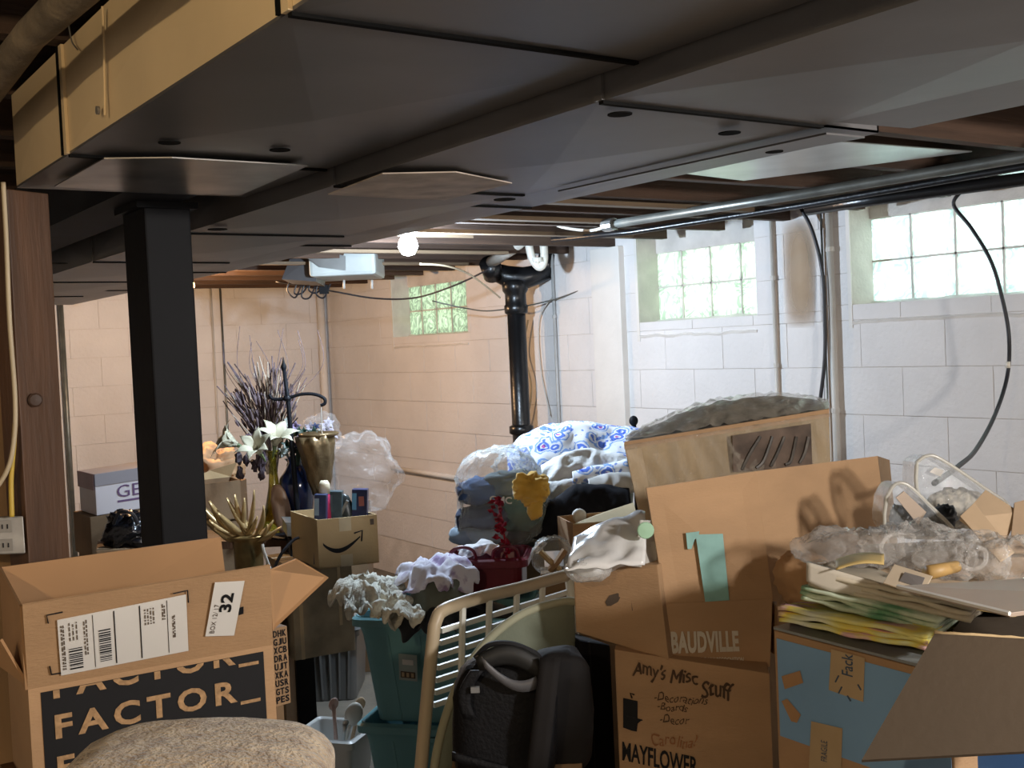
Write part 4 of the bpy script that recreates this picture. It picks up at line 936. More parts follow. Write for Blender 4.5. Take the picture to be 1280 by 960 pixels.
p = c - Vector((0, 0, .20)) + F0 * .34; q = [Vector((p.x, p.y, 0)) - R0 * .17, Vector((p.x, p.y, 0)) - R0 * .02]; q += [q[1] + Vector((0, 0, p.z)), q[0] + Vector((0, 0, p.z))]
carton('hidden tall carton under the large clear plastic bag', q, F0 * .2, mt=card_d)
# ================================================================= MIDDLE: TOTES, GATE, HEAP
def face_pt(px, py, Z): return W(px, py, Z)
teal = mat('teal plastic', (.16, .38, .42), .4, var=.08, scale=3, bump=.05)
p = on(2, .70, 436, 778); 
# the tote stack: rim left end at px 434, right end hidden by the gate
rt = W(538, 786, 3.85); RZ = YAW + R(-14)
bx_ = Vector((math.cos(RZ), math.sin(RZ), 0)); by_ = Vector((-math.sin(RZ), math.cos(RZ), 0))
tc0 = Vector((rt.x, rt.y, 0)) + bx_ * .015 + by_ * .20
th1 = .36; ztop = W(500, 783, 3.75).z
def teal_tote(label, z0, h_):
    t = tub('teal_tote', label, 'tote', (tc0.x, tc0.y, z0), .56, .42, h_, teal, rz=RZ, taper=.84, rim=.022, group=None, ribs=0, r=.04)
    for s_ in range(4):
        x = -.17 + s_ * .115; a0 = Vector((x * .84, -.40 * .42 - .003, .01)); a1 = Vector((x, -.40 * .485 - .003, h_ * .84)); MB().tube([a0, a1], .010, 6).build('rib', teal, t, world=False)
    MB().loft([(h_ * .84, .06, .44, .01), (h_ * .86, .08, .45, .01), (h_ * .90, .08, .45, .01)]).build('handle_lip', teal, t, world=False)
    return t
t1 = teal_tote('lower teal plastic tote of the stack, under the tote holding laundry', 0, ztop - .37)
t2 = teal_tote('upper teal plastic tote overflowing with laundry, label on its front', ztop - .368, .368)
LQ2 = [W(482, 862, 3.62), W(505, 868, 3.66), W(503, 834, 3.66), W(481, 826, 3.62)]
def front_pt(x, z): return Vector((tc0.x, tc0.y, 0)) + bx_ * x - by_ * (.42 * .475 + .010) + Vector((0, 0, z))
LQ2 = [front_pt(-.13, ztop - .21), front_pt(-.065, ztop - .215), front_pt(-.062, ztop - .125), front_pt(-.128, ztop - .12)]
off_ = -by_ * .006; LQ2 = [q + off_ for q in LQ2]
decal('product_label', LQ2, (0, 0, 1, 1), mat('pale teal sticker', (.36, .44, .42), .5, var=.1), t2)
decal('label_print', LQ2, (.1, .1, .9, .34), ink_b, t2, off=.003); decal('label_print', LQ2, (.2, .6, .8, .8), mat('white print', (.75, .75, .72), .5), t2, off=.003)
for k in range(3): decal('barcode_block', LQ2, (.16 + k * .26, .14, .30 + k * .26, .30), tape_c, t2, off=.004)
# laundry
def cloth(name, label, pts_c, rx, rz_, mt, seed, Z, depth=.3, drop=.06, grp=None, cat='clothing', folds=.03, fr=9, edge=.16, tilt=0, zadd=0, t=.004, yaw=0, nu=34, nv=26):
    """rumpled cloth patch lying on something, ragged outline, folds standing up"""
    c = W(pts_c[0], pts_c[1], Z); A = R0 * math.cos(yaw) + F0 * math.sin(yaw); B = F0 * math.cos(yaw) - R0 * math.sin(yaw); sv = Vector((seed * 3.7, seed * 1.9, 0))
    def fn(u, v):
        th = (u - .5) * 2; ph = (v - .5) * 2
        sx = th * (1 - .25 * ph * ph); sy = ph * (1 - .25 * th * th)
        rr_ = math.sqrt(sx * sx + sy * sy); k = 1 + edge * noise.noise(Vector((sx * 2.2, sy * 2.2, seed)) + sv) * 2
        x = sx * rx * k; y = sy * depth / 2 * k
        n1 = noise.noise(Vector((x * fr, y * fr, 0)) + sv); n2 = noise.noise(Vector((x * fr * 2.3, y * fr * 2.1, 4)) + sv)
        z = folds * ((.5 - abs(n1)) * 2.2 + (.5 - abs(n2)) * .8) + rz_ * (1 - rr_ ** 2 * .9) - drop * max(0, rr_ - .7) * 2.2 + tilt * sx + zadd
        return c + A * x + B * y + Vector((0, 0, z))
    return tag(MB().sheet(fn, nu, nv, t).build(name, mt, smooth=True), label, cat, grp)
whitef = mat('white cotton', (.80, .81, .82), .9, var=.08, scale=8, bump=.3, bscale=80, sheen=.3)
lace = mat('cream lace cloth', (.80, .77, .66), .9, var=.1, scale=60, bump=.6, bscale=90)
lav = mat('lavender print shirt', (.72, .70, .80), .9, var=.1, scale=14, col2=(.32, .24, .42), ramp=(.36, .46))
darkf = mat('dark navy fabric', (.012, .018, .03), .9, var=.3, sheen=.2)
greyf = mat('grey green fabric', (.20, .22, .18), .9, var=.2, scale=9)
cloth('white_lace_cloth', 'crumpled white lace cloth hanging over the left rim of teal tote', (466, 757), .115, .03, lace, 2, 3.74, .34, .05, folds=.05, tilt=-.03, fr=14, edge=.3)
cloth('white_lace_cloth', 'second piece of white lace cloth sliding off the tote front', (496, 770), .085, .02, lace, 5, 3.64, .22, .03, folds=.04, tilt=-.02, fr=15, edge=.3)
cloth('patterned_shirt', 'lavender and white shirt with purple print heaped on teal tote', (546, 727), .14, .03, lav, 3, 3.84, .40, .03, folds=.04, fr=9, edge=.25)
cloth('grey_garment', 'grey green garment under the lavender shirt in teal tote', (548, 750), .10, .04, greyf, 8, 3.74, .24, .06, folds=.03)
cloth('black_garment', 'black garment at the front of the laundry in teal tote', (538, 778), .10, .03, darkf, 9, 3.70, .22, .05, folds=.03)
t = tag(MB().blob(tc0 + Vector((0, 0, ztop - .09)), (.44, .32, .17), .8, .1, 3, 5, M=MT).build('laundry_heap', darkf, smooth=True), 'dark clothes filling the inside of the upper teal tote', 'clothing')
# maroon tub with handles
mar = mat('maroon plastic', (.17, .012, .03), .35, var=.15, scale=5)
mp = W(612, 735, 4.05)
mt_ = tub('maroon_tub', 'maroon plastic tub with loop handles and red tinsel, beneath the bagged clothes', 'tub', (mp.x, mp.y, mp.z + .0), .27, .24, .125, mar, rz=YAW - R(6), taper=.93, rim=.02, r=.04)
for x in (-1, 1):
    P_ = spline([(x * .075 - .045, -.12 + .02, .12), (x * .075 - .038, -.11, .155), (x * .075, -.105, .168), (x * .075 + .038, -.11, .155), (x * .075 + .045, -.10, .12)])
    MB().tube(P_, .006, 8).build('handle', mar, mt_, world=False, smooth=True)
cloth('white_cloth', 'white cloth with dark trim tucked in the maroon tub', (598, 690), .07, .02, mat('white striped cloth', (.70, .70, .72), .9, var=.1, col2=(.25, .25, .28), scale=18, ramp=(.38, .44)), 4, 4.05, .12, .03, folds=.02, cat='cloth')
tin = mat('red tinsel', (.38, .006, .03), .3, metal=.4, var=.3, scale=60)
tn = thing('red_tinsel_spray', 'sparkling red tinsel poinsettia stem standing in maroon tub', 'decoration', W(630, 697, 3.95))
for k in range(44):
    a_ = k / 43; c = W(624 + 10 * a_ * a_ + dr.uniform(-7, 7) * (1 - .4 * abs(a_ - .4)), 622 + 72 * a_ + dr.uniform(-3, 3), 3.95); d = (R0 * dr.uniform(-1, 1) + Vector((0, 0, dr.uniform(-.2, 1))) - F0 * .6).normalized()
    sdv = d.cross(F0).normalized() * .008; L_ = dr.uniform(.025, .045)
    MB().add([c, c + d * L_ * .5 + sdv, c + d * L_, c + d * L_ * .5 - sdv, c + d * L_ * .5 - F0 * .004], [(0, 1, 4), (1, 2, 4), (2, 3, 4), (3, 0, 4), (0, 3, 2, 1)]).build('tinsel_leaf', tin, tn)
MB().tube([W(634, 700, 3.95), W(629, 660, 3.95), W(622, 622, 3.95)], .004, 5).build('stem', tin, tn)
# clear bag of clothes
t = thing('clear_bag', 'big clear plastic bag packed with blue and green clothes beside soil stack', 'bag', W(628, 690, 4.35))
bagc = film('laundry bag film', (.82, .88, .88), .24, .1)
MB().blob(W(628, 632, 4.35), (.36, .34, .40), .85, .10, 1.7, 21, n=44, k=28, M=MT).build('film', bagc, t, smooth=True)
MB().blob(W(640, 580, 4.35), (.13, .13, .12), .9, .25, 2.5, 22, n=24, k=16, M=MT @ Matrix.Rotation(.3, 3, 'Y')).build('knot', bagc, t, smooth=True)
fz_ = [('blue_garment', 'slate blue folded garment in upper left of clear bag', (600, 614), (.13, .12, .07), (.05, .10, .22)), ('navy_garment', 'dark navy garment in the middle of clear bag', (606, 646), (.17, .15, .07), (.03, .05, .11)),
       ('pale_garment', 'pale blue garment low in the clear bag', (600, 668), (.18, .15, .06), (.32, .42, .52)), ('green_garment', 'bottle green garment at right of clear bag', (652, 640), (.13, .12, .12), (.03, .13, .10)), ('grey_garment', 'grey garment at top of clear bag', (640, 604), (.16, .12, .07), (.14, .18, .20)), ('black_garment', 'black garment in lower right of clear bag', (650, 672), (.14, .12, .06), (.02, .03, .035))]
for k, (nm, lb_, (x, y), sz, cl) in enumerate(fz_):
    tag(MB().blob(W(x, y, 4.32), tuple(q_ * 1.3 for q_ in sz), .8, .18, 3, 30 + k, n=28, k=18, M=MT).build(nm, mat(nm + ' %d' % k, cl, .9, var=.2, scale=8), smooth=True), lb_, 'clothing')
gq = [W(612, 630, 4.135), W(640, 632, 4.135), W(640, 614, 4.135), W(612, 612, 4.135)]
lettering('GMC', gq, (0, .1, 1, .6), mat('white print', (.8, .8, .78), .6), t, bold=.03, off=.004)
tag(MB().blob(W(664, 612, 4.08), (.13, .07, .10), .85, .3, 3, 41, n=36, k=24, M=MT @ Matrix.Rotation(.3, 3, 'Y')).build('yellow_cloth', mat('yellow cotton', (.98, .60, .10), .85, var=.15, scale=7, sheen=.3), smooth=True), 'bright yellow scrunched cloth on the clear bag of clothes', 'cloth')
tag(MB().blob(W(669, 634, 4.08), (.055, .04, .09), .9, .25, 3, 42, n=20, k=14, M=MT).build('yellow_cloth', MATS['yellow cotton'], smooth=True), 'hanging yellow cloth tail below the scrunched yellow cloth', 'cloth')
p = W(628, 692, 4.35); q = [Vector((p.x, p.y, 0)) - R0 * .16, Vector((p.x, p.y, 0)) + R0 * .16]; q += [q[1] + Vector((0, 0, p.z - .01)), q[0] + Vector((0, 0, p.z - .01))]
carton('tall carton hidden under the clear bag of clothes', q, F0 * .26, mt=card_d)
# bed with floral heap
zb2 = 4.75
bp = W(725, 640, zb2)
bd = thing('bed_frame', 'black metal bed frame with round finials behind the floral bedding', 'bed', (bp.x, bp.y, 0))
for k, (x, y) in enumerate(((792, 526), (849, 526))):
    pt = W(x, y, 4.9); MB().tube([(pt.x, pt.y, 0), pt], .011, 8).build('post', blacks, bd, smooth=True); MB().blob(pt, (.04, .04, .045), 1, 0, n=12, k=8).build('finial', blacks, bd, smooth=True)
zbed = W(720, 650, zb2).z
cc = W(735, 640, zb2); MB().box((cc.x, cc.y, zbed - .05), (.62, .5, .06), MT).build('side_rail', blacks, bd)
for sx_ in (-1, 1):
    for sy_ in (-1, 1):
        c = cc + MT @ Vector((sx_ * .28, sy_ * .22, 0)); MB().tube([(c.x, c.y, 0), (c.x, c.y, zbed - .05)], .015, 8).build('leg', blacks, bd)
flo = bpy.data.materials.new('blue floral print'); flo.use_nodes = True; nt = flo.node_tree; N = nt.nodes; L = nt.links
b = N['Principled BSDF']; b.inputs['Roughness'].default_value = .9; tc = N.new('ShaderNodeTexCoord')
def vor(scale, feat='F1'):
    v = N.new('ShaderNodeTexVoronoi'); v.inputs['Scale'].default_value = scale; nz = N.new('ShaderNodeTexNoise'); nz.inputs['Scale'].default_value = 20; mxv = N.new('ShaderNodeMixRGB'); mxv.inputs[0].default_value = .04
    L.new(tc.outputs['Object'], nz.inputs[0]); L.new(tc.outputs['Object'], mxv.inputs[1]); L.new(nz.outputs['Color'], mxv.inputs[2]); L.new(mxv.outputs[0], v.inputs['Vector']); return v
v1_ = vor(17); v2_ = vor(34)
cr = N.new('ShaderNodeValToRGB'); L.new(v1_.outputs['Distance'], cr.inputs[0]); cr.color_ramp.interpolation = 'CONSTANT'
E = cr.color_ramp.elements; E[0].position = 0; E[0].color = (.55, .12, .38, 1); E[1].position = .12; E[1].color = (.78, .80, .86, 1)
for ps_, cl in ((.20, (.10, .20, .70, 1)), (.36, (.78, .80, .88, 1)), (.47, (.25, .42, .80, 1)), (.56, (.80, .82, .88, 1))): e = E.new(ps_); e.color = cl
cr2 = N.new('ShaderNodeValToRGB'); L.new(v2_.outputs['Distance'], cr2.inputs[0]); cr2.color_ramp.interpolation = 'CONSTANT'; cr2.color_ramp.elements[0].color = (.16, .30, .75, 1); cr2.color_ramp.elements[1].position = .26; cr2.color_ramp.elements[1].color = (1, 1, 1, 1)
mu = N.new('ShaderNodeMixRGB'); mu.blend_type = 'MULTIPLY'; mu.inputs[0].default_value = .85; L.new(cr.outputs[0], mu.inputs[1]); L.new(cr2.outputs[0], mu.inputs[2]); L.new(mu.outputs[0], b.inputs['Base Color'])
def heap(name, label, outline_px, Z, depth, mt, seed, cat='bedding', amp=.05, n=40, folds=.02):
    """draped heap: its skyline follows px points (x, ytop), it hangs to ybottom"""
    xs = [p[0] for p in outline_px]
    def itp(x, k):
        for i in range(len(xs) - 1):
            if x <= xs[i + 1]:
                f = (x - xs[i]) / (xs[i + 1] - xs[i]); f = f * f * (3 - 2 * f) * .5 + f * .5; return outline_px[i][k] * (1 - f) + outline_px[i + 1][k] * f
        return outline_px[-1][k]
    sv = Vector((seed * 5.1, seed * 2.3, seed))
    def fn(u, v):
        x = xs[0] + (xs[-1] - xs[0]) * u; yt = itp(x, 1); yb = itp(x, 2)
        th = v * math.pi * .80                     # 0 front bottom .. over the crest .. behind
        front = -math.cos(min(th, math.pi)); zt = W(x, yt, Z).z; zb_ = W(x, yb, Z).z
        zf = zb_ + (zt - zb_) * math.sin(min(th, math.pi / 2)) if th < math.pi / 2 else zt - (zt - zb_) * .35 * (1 - math.sin(th))
        P = W(x, yt, Z); P = P + F0 * (front * depth / 2); P.z = zf
        q = Vector((P.x * 9, P.y * 9, P.z * 9)) + sv
        e = noise.noise(q); e2 = noise.noise(q * 2.3)
        return P + (Vector((0, 0, .6)) - F0 * .8) * (folds * ((.5 - abs(e)) * 1.6 + (.5 - abs(e2)) * .8) - folds)
    return tag(MB().sheet(fn, n, 22, .006).build(name, mt, smooth=True), label, cat)
heap('floral_sheet', 'blue and white floral bedsheet heaped on the bed', [(634, 562, 600), (652, 545, 610), (680, 532, 615), (715, 525, 610), (745, 529, 600), (775, 533, 595), (802, 535, 590)], 4.72, .42, flo, 3, folds=.025)
heap('white_blanket', 'white crumpled blanket below the floral sheet', [(676, 580, 612), (700, 566, 616), (730, 560, 615), (760, 564, 612), (788, 572, 612)], 4.5, .2, whitef, 4, folds=.03)
heap('floral_sheet', 'small corner of blue floral sheet showing under white blanket', [(715, 590, 606), (745, 582, 604), (790, 574, 600)], 4.42, .08, flo, 6, folds=.008)
heap('pale_pillow', 'pale grey lined coat corner at the foot of the heap', [(735, 600, 612), (760, 592, 618), (790, 590, 610)], 4.36, .10, mat('pale grey satin', (.55, .54, .52), .5, var=.08), 7, folds=.01)
heap('dark_jacket', 'black jacket draped below the white blanket on the bed', [(662, 655, 668), (690, 625, 672), (720, 606, 668), (752, 606, 662), (786, 610, 650)], 4.32, .18, mat('charcoal jacket', (.014, .0145, .02), .9, spec=.15, var=.2, scale=6), 8, folds=.015)
heap('white_blanket', 'white fold of bedding sliding down left of black jacket', [(648, 612, 645), (670, 606, 640), (700, 598, 622), (726, 596, 606)], 4.42, .10, whitef, 9, folds=.012)
t = tag(MB().blob(W(724, 645, 4.16), (.055, .03, .055), 1, .06, 2, 3, n=18, k=12, M=MT).build('sun_hat', paper, smooth=True), 'small rounded white hat resting on the black jacket', 'hat')
tag(MB().blob(W(725, 620, 4.62), (.42, .28, .26), .8, .05, 2, 9, n=30, k=18, M=MT).build('bedding_pile', greyf, smooth=True), 'hidden folded bedding filling the heap on the bed', 'bedding')
# kraft box with pale open flap under the heap
q = vquad((716, 655, 3.95), (790, 648, 4.0), 700)
kb = carton('small brown box with pale flap between black jacket and white plastic bag', q, perp_in(q) * .2, mt=card, open_=True)
flap(kb, [q[3], q[2] + R0 * .02, W(792, 628, 4.15), W(752, 641, 4.2)], mat('pale flap', (.58, .46, .28), .8))
stack_under('carton hidden under small brown box with pale flap', q, perp_in(q) * .2)
t = thing('clear_bag', 'small crumpled clear bag with brown strips right of maroon tub', 'bag', W(690, 715, 3.85))
MB().blob(W(690, 694, 3.9), (.13, .12, .13), .8, .1, 2.0, 51, n=36, k=22, M=MT).build('film', film('small bag film', (.75, .75, .72), .25), t, smooth=True)
MB().tube([W(676, 690, 3.82), W(686, 700, 3.80), W(700, 712, 3.82)], .010, 6).build('brown_strip', card_l, t); MB().tube([W(706, 688, 3.82), W(694, 706, 3.80), W(688, 712, 3.82)], .012, 6).build('brown_strip', card, t)
q = [W(676, 716, 3.86), W(708, 716, 3.86)]; q = [Vector((q[0].x, q[0].y, 0)), Vector((q[1].x, q[1].y, 0)), q[1], q[0]]; q[3].z = q[2].z
carton('narrow carton hidden under small crumpled clear bag', q, F0 * .12, mt=card_d)
# ---- gate panel
cream = mat('cream plastic frame', (.62, .50, .34), .4, var=.08); whp = mat('white plastic lattice', (.75, .75, .68), .4, var=.05)
gt_ = thing('gate_panel', 'cream tubular gate panel with white plastic lattice leaning on the teal totes', 'gate', W(545, 1000, 2.7))
def gp(px, py): 
    Zg = 2.75 + (px - 530) / 185 * .38; return W(px, py, Zg)
P_ = spline([gp(522, 1010), gp(528, 940), gp(536, 850), gp(543, 782)], 5) + spline([gp(548, 768), gp(560, 760), gp(600, 747), gp(650, 735), gp(708, 719)], 5)
MB().tube(P_, .0165, 12).build('frame', cream, gt_, smooth=True)
MB().tube([gp(712, 719), gp(716, 760), gp(720, 830)], .014, 10).build('frame_side', whp, gt_, smooth=True)
for k in range(7):
    ya = 792 + k * 14.5; xa = 553 - k * 1.5
    pa = gp(xa, ya + (k * 1.0)); pb_ = gp(712, 743 + k * 14.5)
    MB().panel([pa, pb_, pb_ + Vector((0, 0, .013)), pa + Vector((0, 0, .013))], .01).build('slat', whp, gt_)
for (x, y0, y1) in ((577, 758, 838), (610, 749, 830), (644, 741, 820), (676, 733, 810)):
    a0, a1 = gp(x, y1) - FW * .012, gp(x + 2, y0) - FW * .012; MB().tube([a0, a1], .009, 6).build('upright', whp, gt_)
for x in range(566, 706, 17): MB().box(gp(x, 763 - (x - 545) * .262), (.022, .01, .01), MT).build('frame_tooth', cream, gt_)
# sage hoop (folded pop-up chair)
sage = mat('sage fabric', (.20, .225, .17), .9, var=.12, scale=6, bump=.2, bscale=60)
sh_ = thing('round_cushion_chair', 'sage green fabric disc of a folded round chair leaning beside gate', 'chair', W(635, 1000, 2.6))
HP = [(541, 1010), (543, 960), (556, 900), (578, 845), (612, 798), (655, 766), (700, 752), (718, 752), (720, 830), (722, 1010)]
Hh = [W(x, y, 2.55 + (x - 540) / 180 * .22) for x, y in HP]
Hs = spline(Hh[:8], 5) + Hh[8:]
cen = sum(Hh, Vector()) / len(Hh)
mb = MB(); k_ = len(Hs); V_ = []
for ring, bul in ((1.0, 0), (.97, .012), (.8, .02), (.4, .028)): V_ += [cen + (p - cen) * ring - FW * bul for p in Hs]
V_.append(cen - FW * .03); back = [p + FW * .03 for p in Hs]; V_ += back
fs = []
for r_ in range(3):
    for i in range(k_): fs.append((r_ * k_ + i, r_ * k_ + (i + 1) % k_, (r_ + 1) * k_ + (i + 1) % k_, (r_ + 1) * k_ + i))
for i in range(k_): fs.append((3 * k_ + i, 3 * k_ + (i + 1) % k_, 4 * k_))
b0 = 4 * k_ + 1; fs.append(tuple(b0 + i for i in range(k_)))
for i in range(k_): fs.append((i, b0 + i, b0 + (i + 1) % k_, (i + 1) % k_))
mb.add(V_, fs); mb.build('fabric_disc', sage, sh_, smooth=True)
MB().tube([p - FW * .005 for p in spline(Hh[:8], 5)], .0105, 8).build('hoop', mat('pale sage piping', (.38, .38, .27), .8, var=.05), sh_, smooth=True)
# backpack
bpk = mat('black nylon', (.006, .006, .008), .7, spec=.25, var=.25, scale=5, bump=.3, bscale=120); bpd = mat('dark brown nylon', (.014, .012, .012), .8, spec=.25, var=.2)
bz = 2.42
bkp = thing('black_backpack', 'black nylon backpack with shoulder straps slumped against sage green disc', 'backpack', W(640, 1000, bz))
MB().blob(W(632, 905, bz), (.22, .13, .30), .55, .07, 2, 61, n=48, k=30, M=MT @ Matrix.Rotation(R(4), 3, 'Y')).build('main_body', bpk, bkp, smooth=True)
MB().blob(W(700, 885, bz + .05), (.14, .12, .26), .55, .06, 2, 62, n=36, k=24, M=MT).build('side_pocket', bpd, bkp, smooth=True)
MB().sheet(lambda u, v: W(594 + 80 * u + 6 * v, 822 - 16 * math.sin(math.pi * u) + 34 * v * (.5 + .5 * u), bz - .07 - .01 * math.sin(math.pi * v)), 12, 6, .006).build('top_flap', mat('worn black flap', (.02, .02, .02), .6, var=.3, scale=12), bkp, smooth=True)
MB().tube(spline([W(594, 822, bz - .06), W(612, 806, bz - .07), W(640, 805, bz - .07), W(668, 816, bz - .06), W(676, 824, bz - .05)]), .006, 6).build('zip', ink, bkp)
MB().sheet(lambda u, v: W(604 + 68 * u + (v - .5) * 4, 828 + 30 * math.sin(u * 2.2) + (v - .5) * 14, bz - .095), 10, 2, .004).build('grey_strap', mat('grey webbing', (.11, .11, .12), .45, var=.15), bkp, smooth=True)
MB().sheet(lambda u, v: W(675 - 18 * u + 26 * v, 822 + 150 * u, bz - .09 - .02 * math.sin(3 * u)), 10, 3, .012).build('shoulder_strap', bpd, bkp, smooth=True)
MB().sheet(lambda u, v: W(588 - 16 * math.sin(2.6 * u) + 16 * v, 838 + 60 * u, bz - .09), 8, 3, .008).build('side_strap', bpk, bkp, smooth=True)
MB().box(W(594, 862, bz - .1), (.018, .008, .012), MT).build('buckle', mat('grey buckle', (.2, .2, .2), .3), bkp)
MB().sheet(lambda u, v: W(565 + 70 * u, 940 + 18 * u + 10 * v, bz - .1), 8, 2, .01).build('bottom_strap', bpk, bkp, smooth=True)
p = W(640, 958, bz); q = [Vector((p.x, p.y, 0)) - R0 * .13, Vector((p.x, p.y, 0)) + R0 * .15]; q += [q[1] + Vector((0, 0, p.z)), q[0] + Vector((0, 0, p.z))]
carton('carton below the frame carrying the black backpack', q, F0 * .12, mt=card_d)
# black panel between the chair and the cartons
q = vquad((724, 800, 2.75), (764, 806, 2.8), 1000); q[0].z = q[1].z = 0
t = thing('black_suitcase', 'tall black case standing between sage green disc and misc-stuff carton', 'case', base_of(q)); MB().hexa(q, perp_in(q) * .3).build('body', mat('black case fabric', (.008, .008, .012), .9, spec=.2, var=.2), t, bevel=.01)
MB().tube([q[3] * .7 + q[2] * .3 - FW * .004, q[3] * .7 + q[2] * .3 - FW * .004 - Vector((0, 0, .4))], .004, 5).build('zip', ink, t)
# small white bin on the floor
wp_ = W(418, 915, 4.3)
wb = tub('white_bin', 'small white plastic bin on floor beside lower teal tote', 'bin', (wp_.x, wp_.y, wp_.z - .16), .24, .22, .17, mat('white bin plastic', (.62, .62, .60), .35, var=.05), rz=YAW - R(18), taper=.85, rim=.02, r=.02)
q = [wp_ - R0 * .08 - F0 * .07, wp_ + R0 * .08 - F0 * .07]; q = [Vector((q[0].x, q[0].y, 0)), Vector((q[1].x, q[1].y, 0)), Vector((q[1].x, q[1].y, wp_.z - .165)), Vector((q[0].x, q[0].y, wp_.z - .165))]
carton('low carton under the small white plastic bin', q, F0 * .14, mt=card_d)
def spoon(name, label, a, b, r, m_):
    t = thing(name, label, 'utensil', a)
    MB().tube([a, a * .5 + b * .5, b], [.008, .007, .009], 7).build('handle', m_, t, smooth=True); MB().blob(b, (r * 2, r * .8, r * 2.8), 1, 0, n=14, k=10, M=MT @ Matrix.Rotation(.4, 3, 'Y')).build('bowl', m_, t, smooth=True); return t
spoon('scoop', 'pink tipped wooden spoon upright in the white bin', W(420, 925, 4.3), W(417, 880, 4.3), .018, mat('pinkish wood', (.50, .33, .27), .5))
spoon('scoop', 'white scoop with brown rim leaning right in white bin', W(432, 925, 4.25), W(442, 893, 4.25), .034, pvc)
spoon('scoop', 'pale wooden spoon behind the white scoop', W(440, 925, 4.3), W(450, 880, 4.35), .02, kraft)
spoon('scoop', 'short grey and white spoon low in white bin', W(428, 930, 4.22), W(432, 905, 4.2), .012, galv)
# ================================================================= RIGHT: CARTON WALL
# misc stuff carton (large, closed)
qm = vquad((768, 812, 2.52), (962, 842, 2.47), 1130)
qm[1].z = qm[0].z; 
mf = carton('large brown moving carton with handwriting and bold black print under the stacked boxes', qm, perp_in(qm) * .36, mt=card)
hb = ink_b
def scrawl(Q, x0, y0, x1, y1, s_, parent, slope=0, name='handwriting', r=.0016, m_=None, bold=0, wob=0):
    """slightly irregular marker handwriting, one text per word"""
    P = [on_plane(Q, x0, y1, 0), on_plane(Q, x1, y1 + slope, 0), on_plane(Q, x1, y0 + slope, 0), on_plane(Q, x0, y0, 0)]
    lettering(s_, P, (0, 0, 1, 1), m_ or hb, parent, bold=bold, off=.003, name=name, wob=wob)
dk = mat('faded marker', (.09, .045, .02), .7)
for (x0, y0, x1, y1, tx, sl, mm, bo) in ((790, 826, 832, 850, "Amy's", 5, dk, .0), (837, 834, 872, 853, 'Misc', 4, dk, 0), (876, 850, 917, 873, 'Stuff', 3, dk, 0), (818, 863, 885, 877, '-Decorations', 6, dk, 0), (822, 877, 860, 888, '-Boards', 3, dk, 0), (825, 891, 862, 904, '-Decor', 3, dk, 0), (814, 912, 872, 932, 'Carolina!', 6, mat('faint red marker', (.36, .15, .06), .8), 0)):
    scrawl(qm, x0, y0, x1, y1, tx, mf, sl, m_=mm, wob=.09)
    if mm is dk and y0 < 860: scrawl(qm, x0 + 1, y0 + .6, x1 + 1, y1 + .6, tx, mf, sl, m_=mm, wob=.09)
scrawl(qm, 778, 926, 872, 950, 'MAYFLOWER', mf, 20, name='lettering', m_=ink, bold=.02)
A = [on_plane(qm, x, y, .002) for x, y in ((779, 872), (797, 876), (797, 898), (803, 899), (797, 904), (796, 914), (790, 913), (779, 909))]
MB().poly(A, -FW, .001).build('ship_emblem', ink, mf)
MB().tube([on_plane(qm, x, y, .003) for x, y in ((781, 893), (803, 900))], .0018, 4).build('emblem_line', ink, mf)
MB().tube([on_plane(qm, x, y, .003) for x, y in ((790, 872), (788, 866), (793, 868))], .0018, 4).build('emblem_flag', ink, mf)
stack_under('plain carton at floor level under large moving carton', qm, perp_in(qm) * .36)
# leaf box on top, left
ql = vquad((716, 706, 2.60), (816, 712, 2.52), 798)
ql = [W(720, 790, 2.60), W(836, 826, 2.50), W(822, 706, 2.50), W(716, 708, 2.60)]
kL = perp_in(ql); lfb = carton('medium brown box with small leaf print, tilted atop moving carton left of big box', ql, kL * .2, mt=card)
A = [on_plane(ql, x, y, .0025) for x, y in ((757, 752), (762, 744), (772, 741), (778, 742), (773, 752), (764, 757), (759, 757))]; MB().poly(A, -FW, .001).build('leaf_print', ink_b, lfb)
MB().tube([on_plane(ql, x, y, .002) for x, y in ((789, 745), (791, 763))], .0015, 4).build('ink_line', ink_b, lfb)
# white plastic bag on it
wbm = mat('white plastic film', (.84, .84, .84), .25, var=.06, scale=5, spec=.6, bump=.25, bscale=12)
wb_ = thing('white_plastic_bag', 'white plastic mailer bag with round green sticker lying on leaf printed box', 'bag', W(765, 712, 2.58))
def bagtop(u, v):
    x = 706 + 100 * u + (v) * 12 * (1 - u); y = 712 - 40 * v - 26 * u * v - 6 * u
    P = W(x, y - 6 * math.sin(math.pi * u) * v, 2.46 + .16 * v); 
    return P + Vector((0, 0, .012 * noise.noise(Vector((u * 5, v * 4, 2))))) - FW * .02 * math.sin(math.pi * v)
MB().sheet(bagtop, 20, 12, .004).build('mailer', wbm, wb_, smooth=True)
MB().blob(W(752, 696, 2.57), (.15, .12, .07), .8, .08, 2, 71, n=36, k=20, M=MT @ Matrix.Rotation(R(-14), 3, 'Y')).build('filled_body', wbm, wb_, smooth=True)
MB().sheet(lambda u, v: W(790 + 30 * u + 10 * v, 708 - 58 * v + 2 * u, 2.50 + .05 * u + .03 * math.sin(3 * v)), 8, 10, .004).build('folded_end', mat('grey white film', (.52, .50, .46), .3, var=.1), wb_, smooth=True)
MB().lathe([(.019, 0), (.017, .002), (.001, .003)], 14, W(807, 663, 2.49), Matrix.Rotation(YAW, 3, 'Z') @ Matrix.Rotation(R(90), 3, 'X')).build('green_sticker', mat('pale green sticker', (.42, .68, .48), .5), wb_)
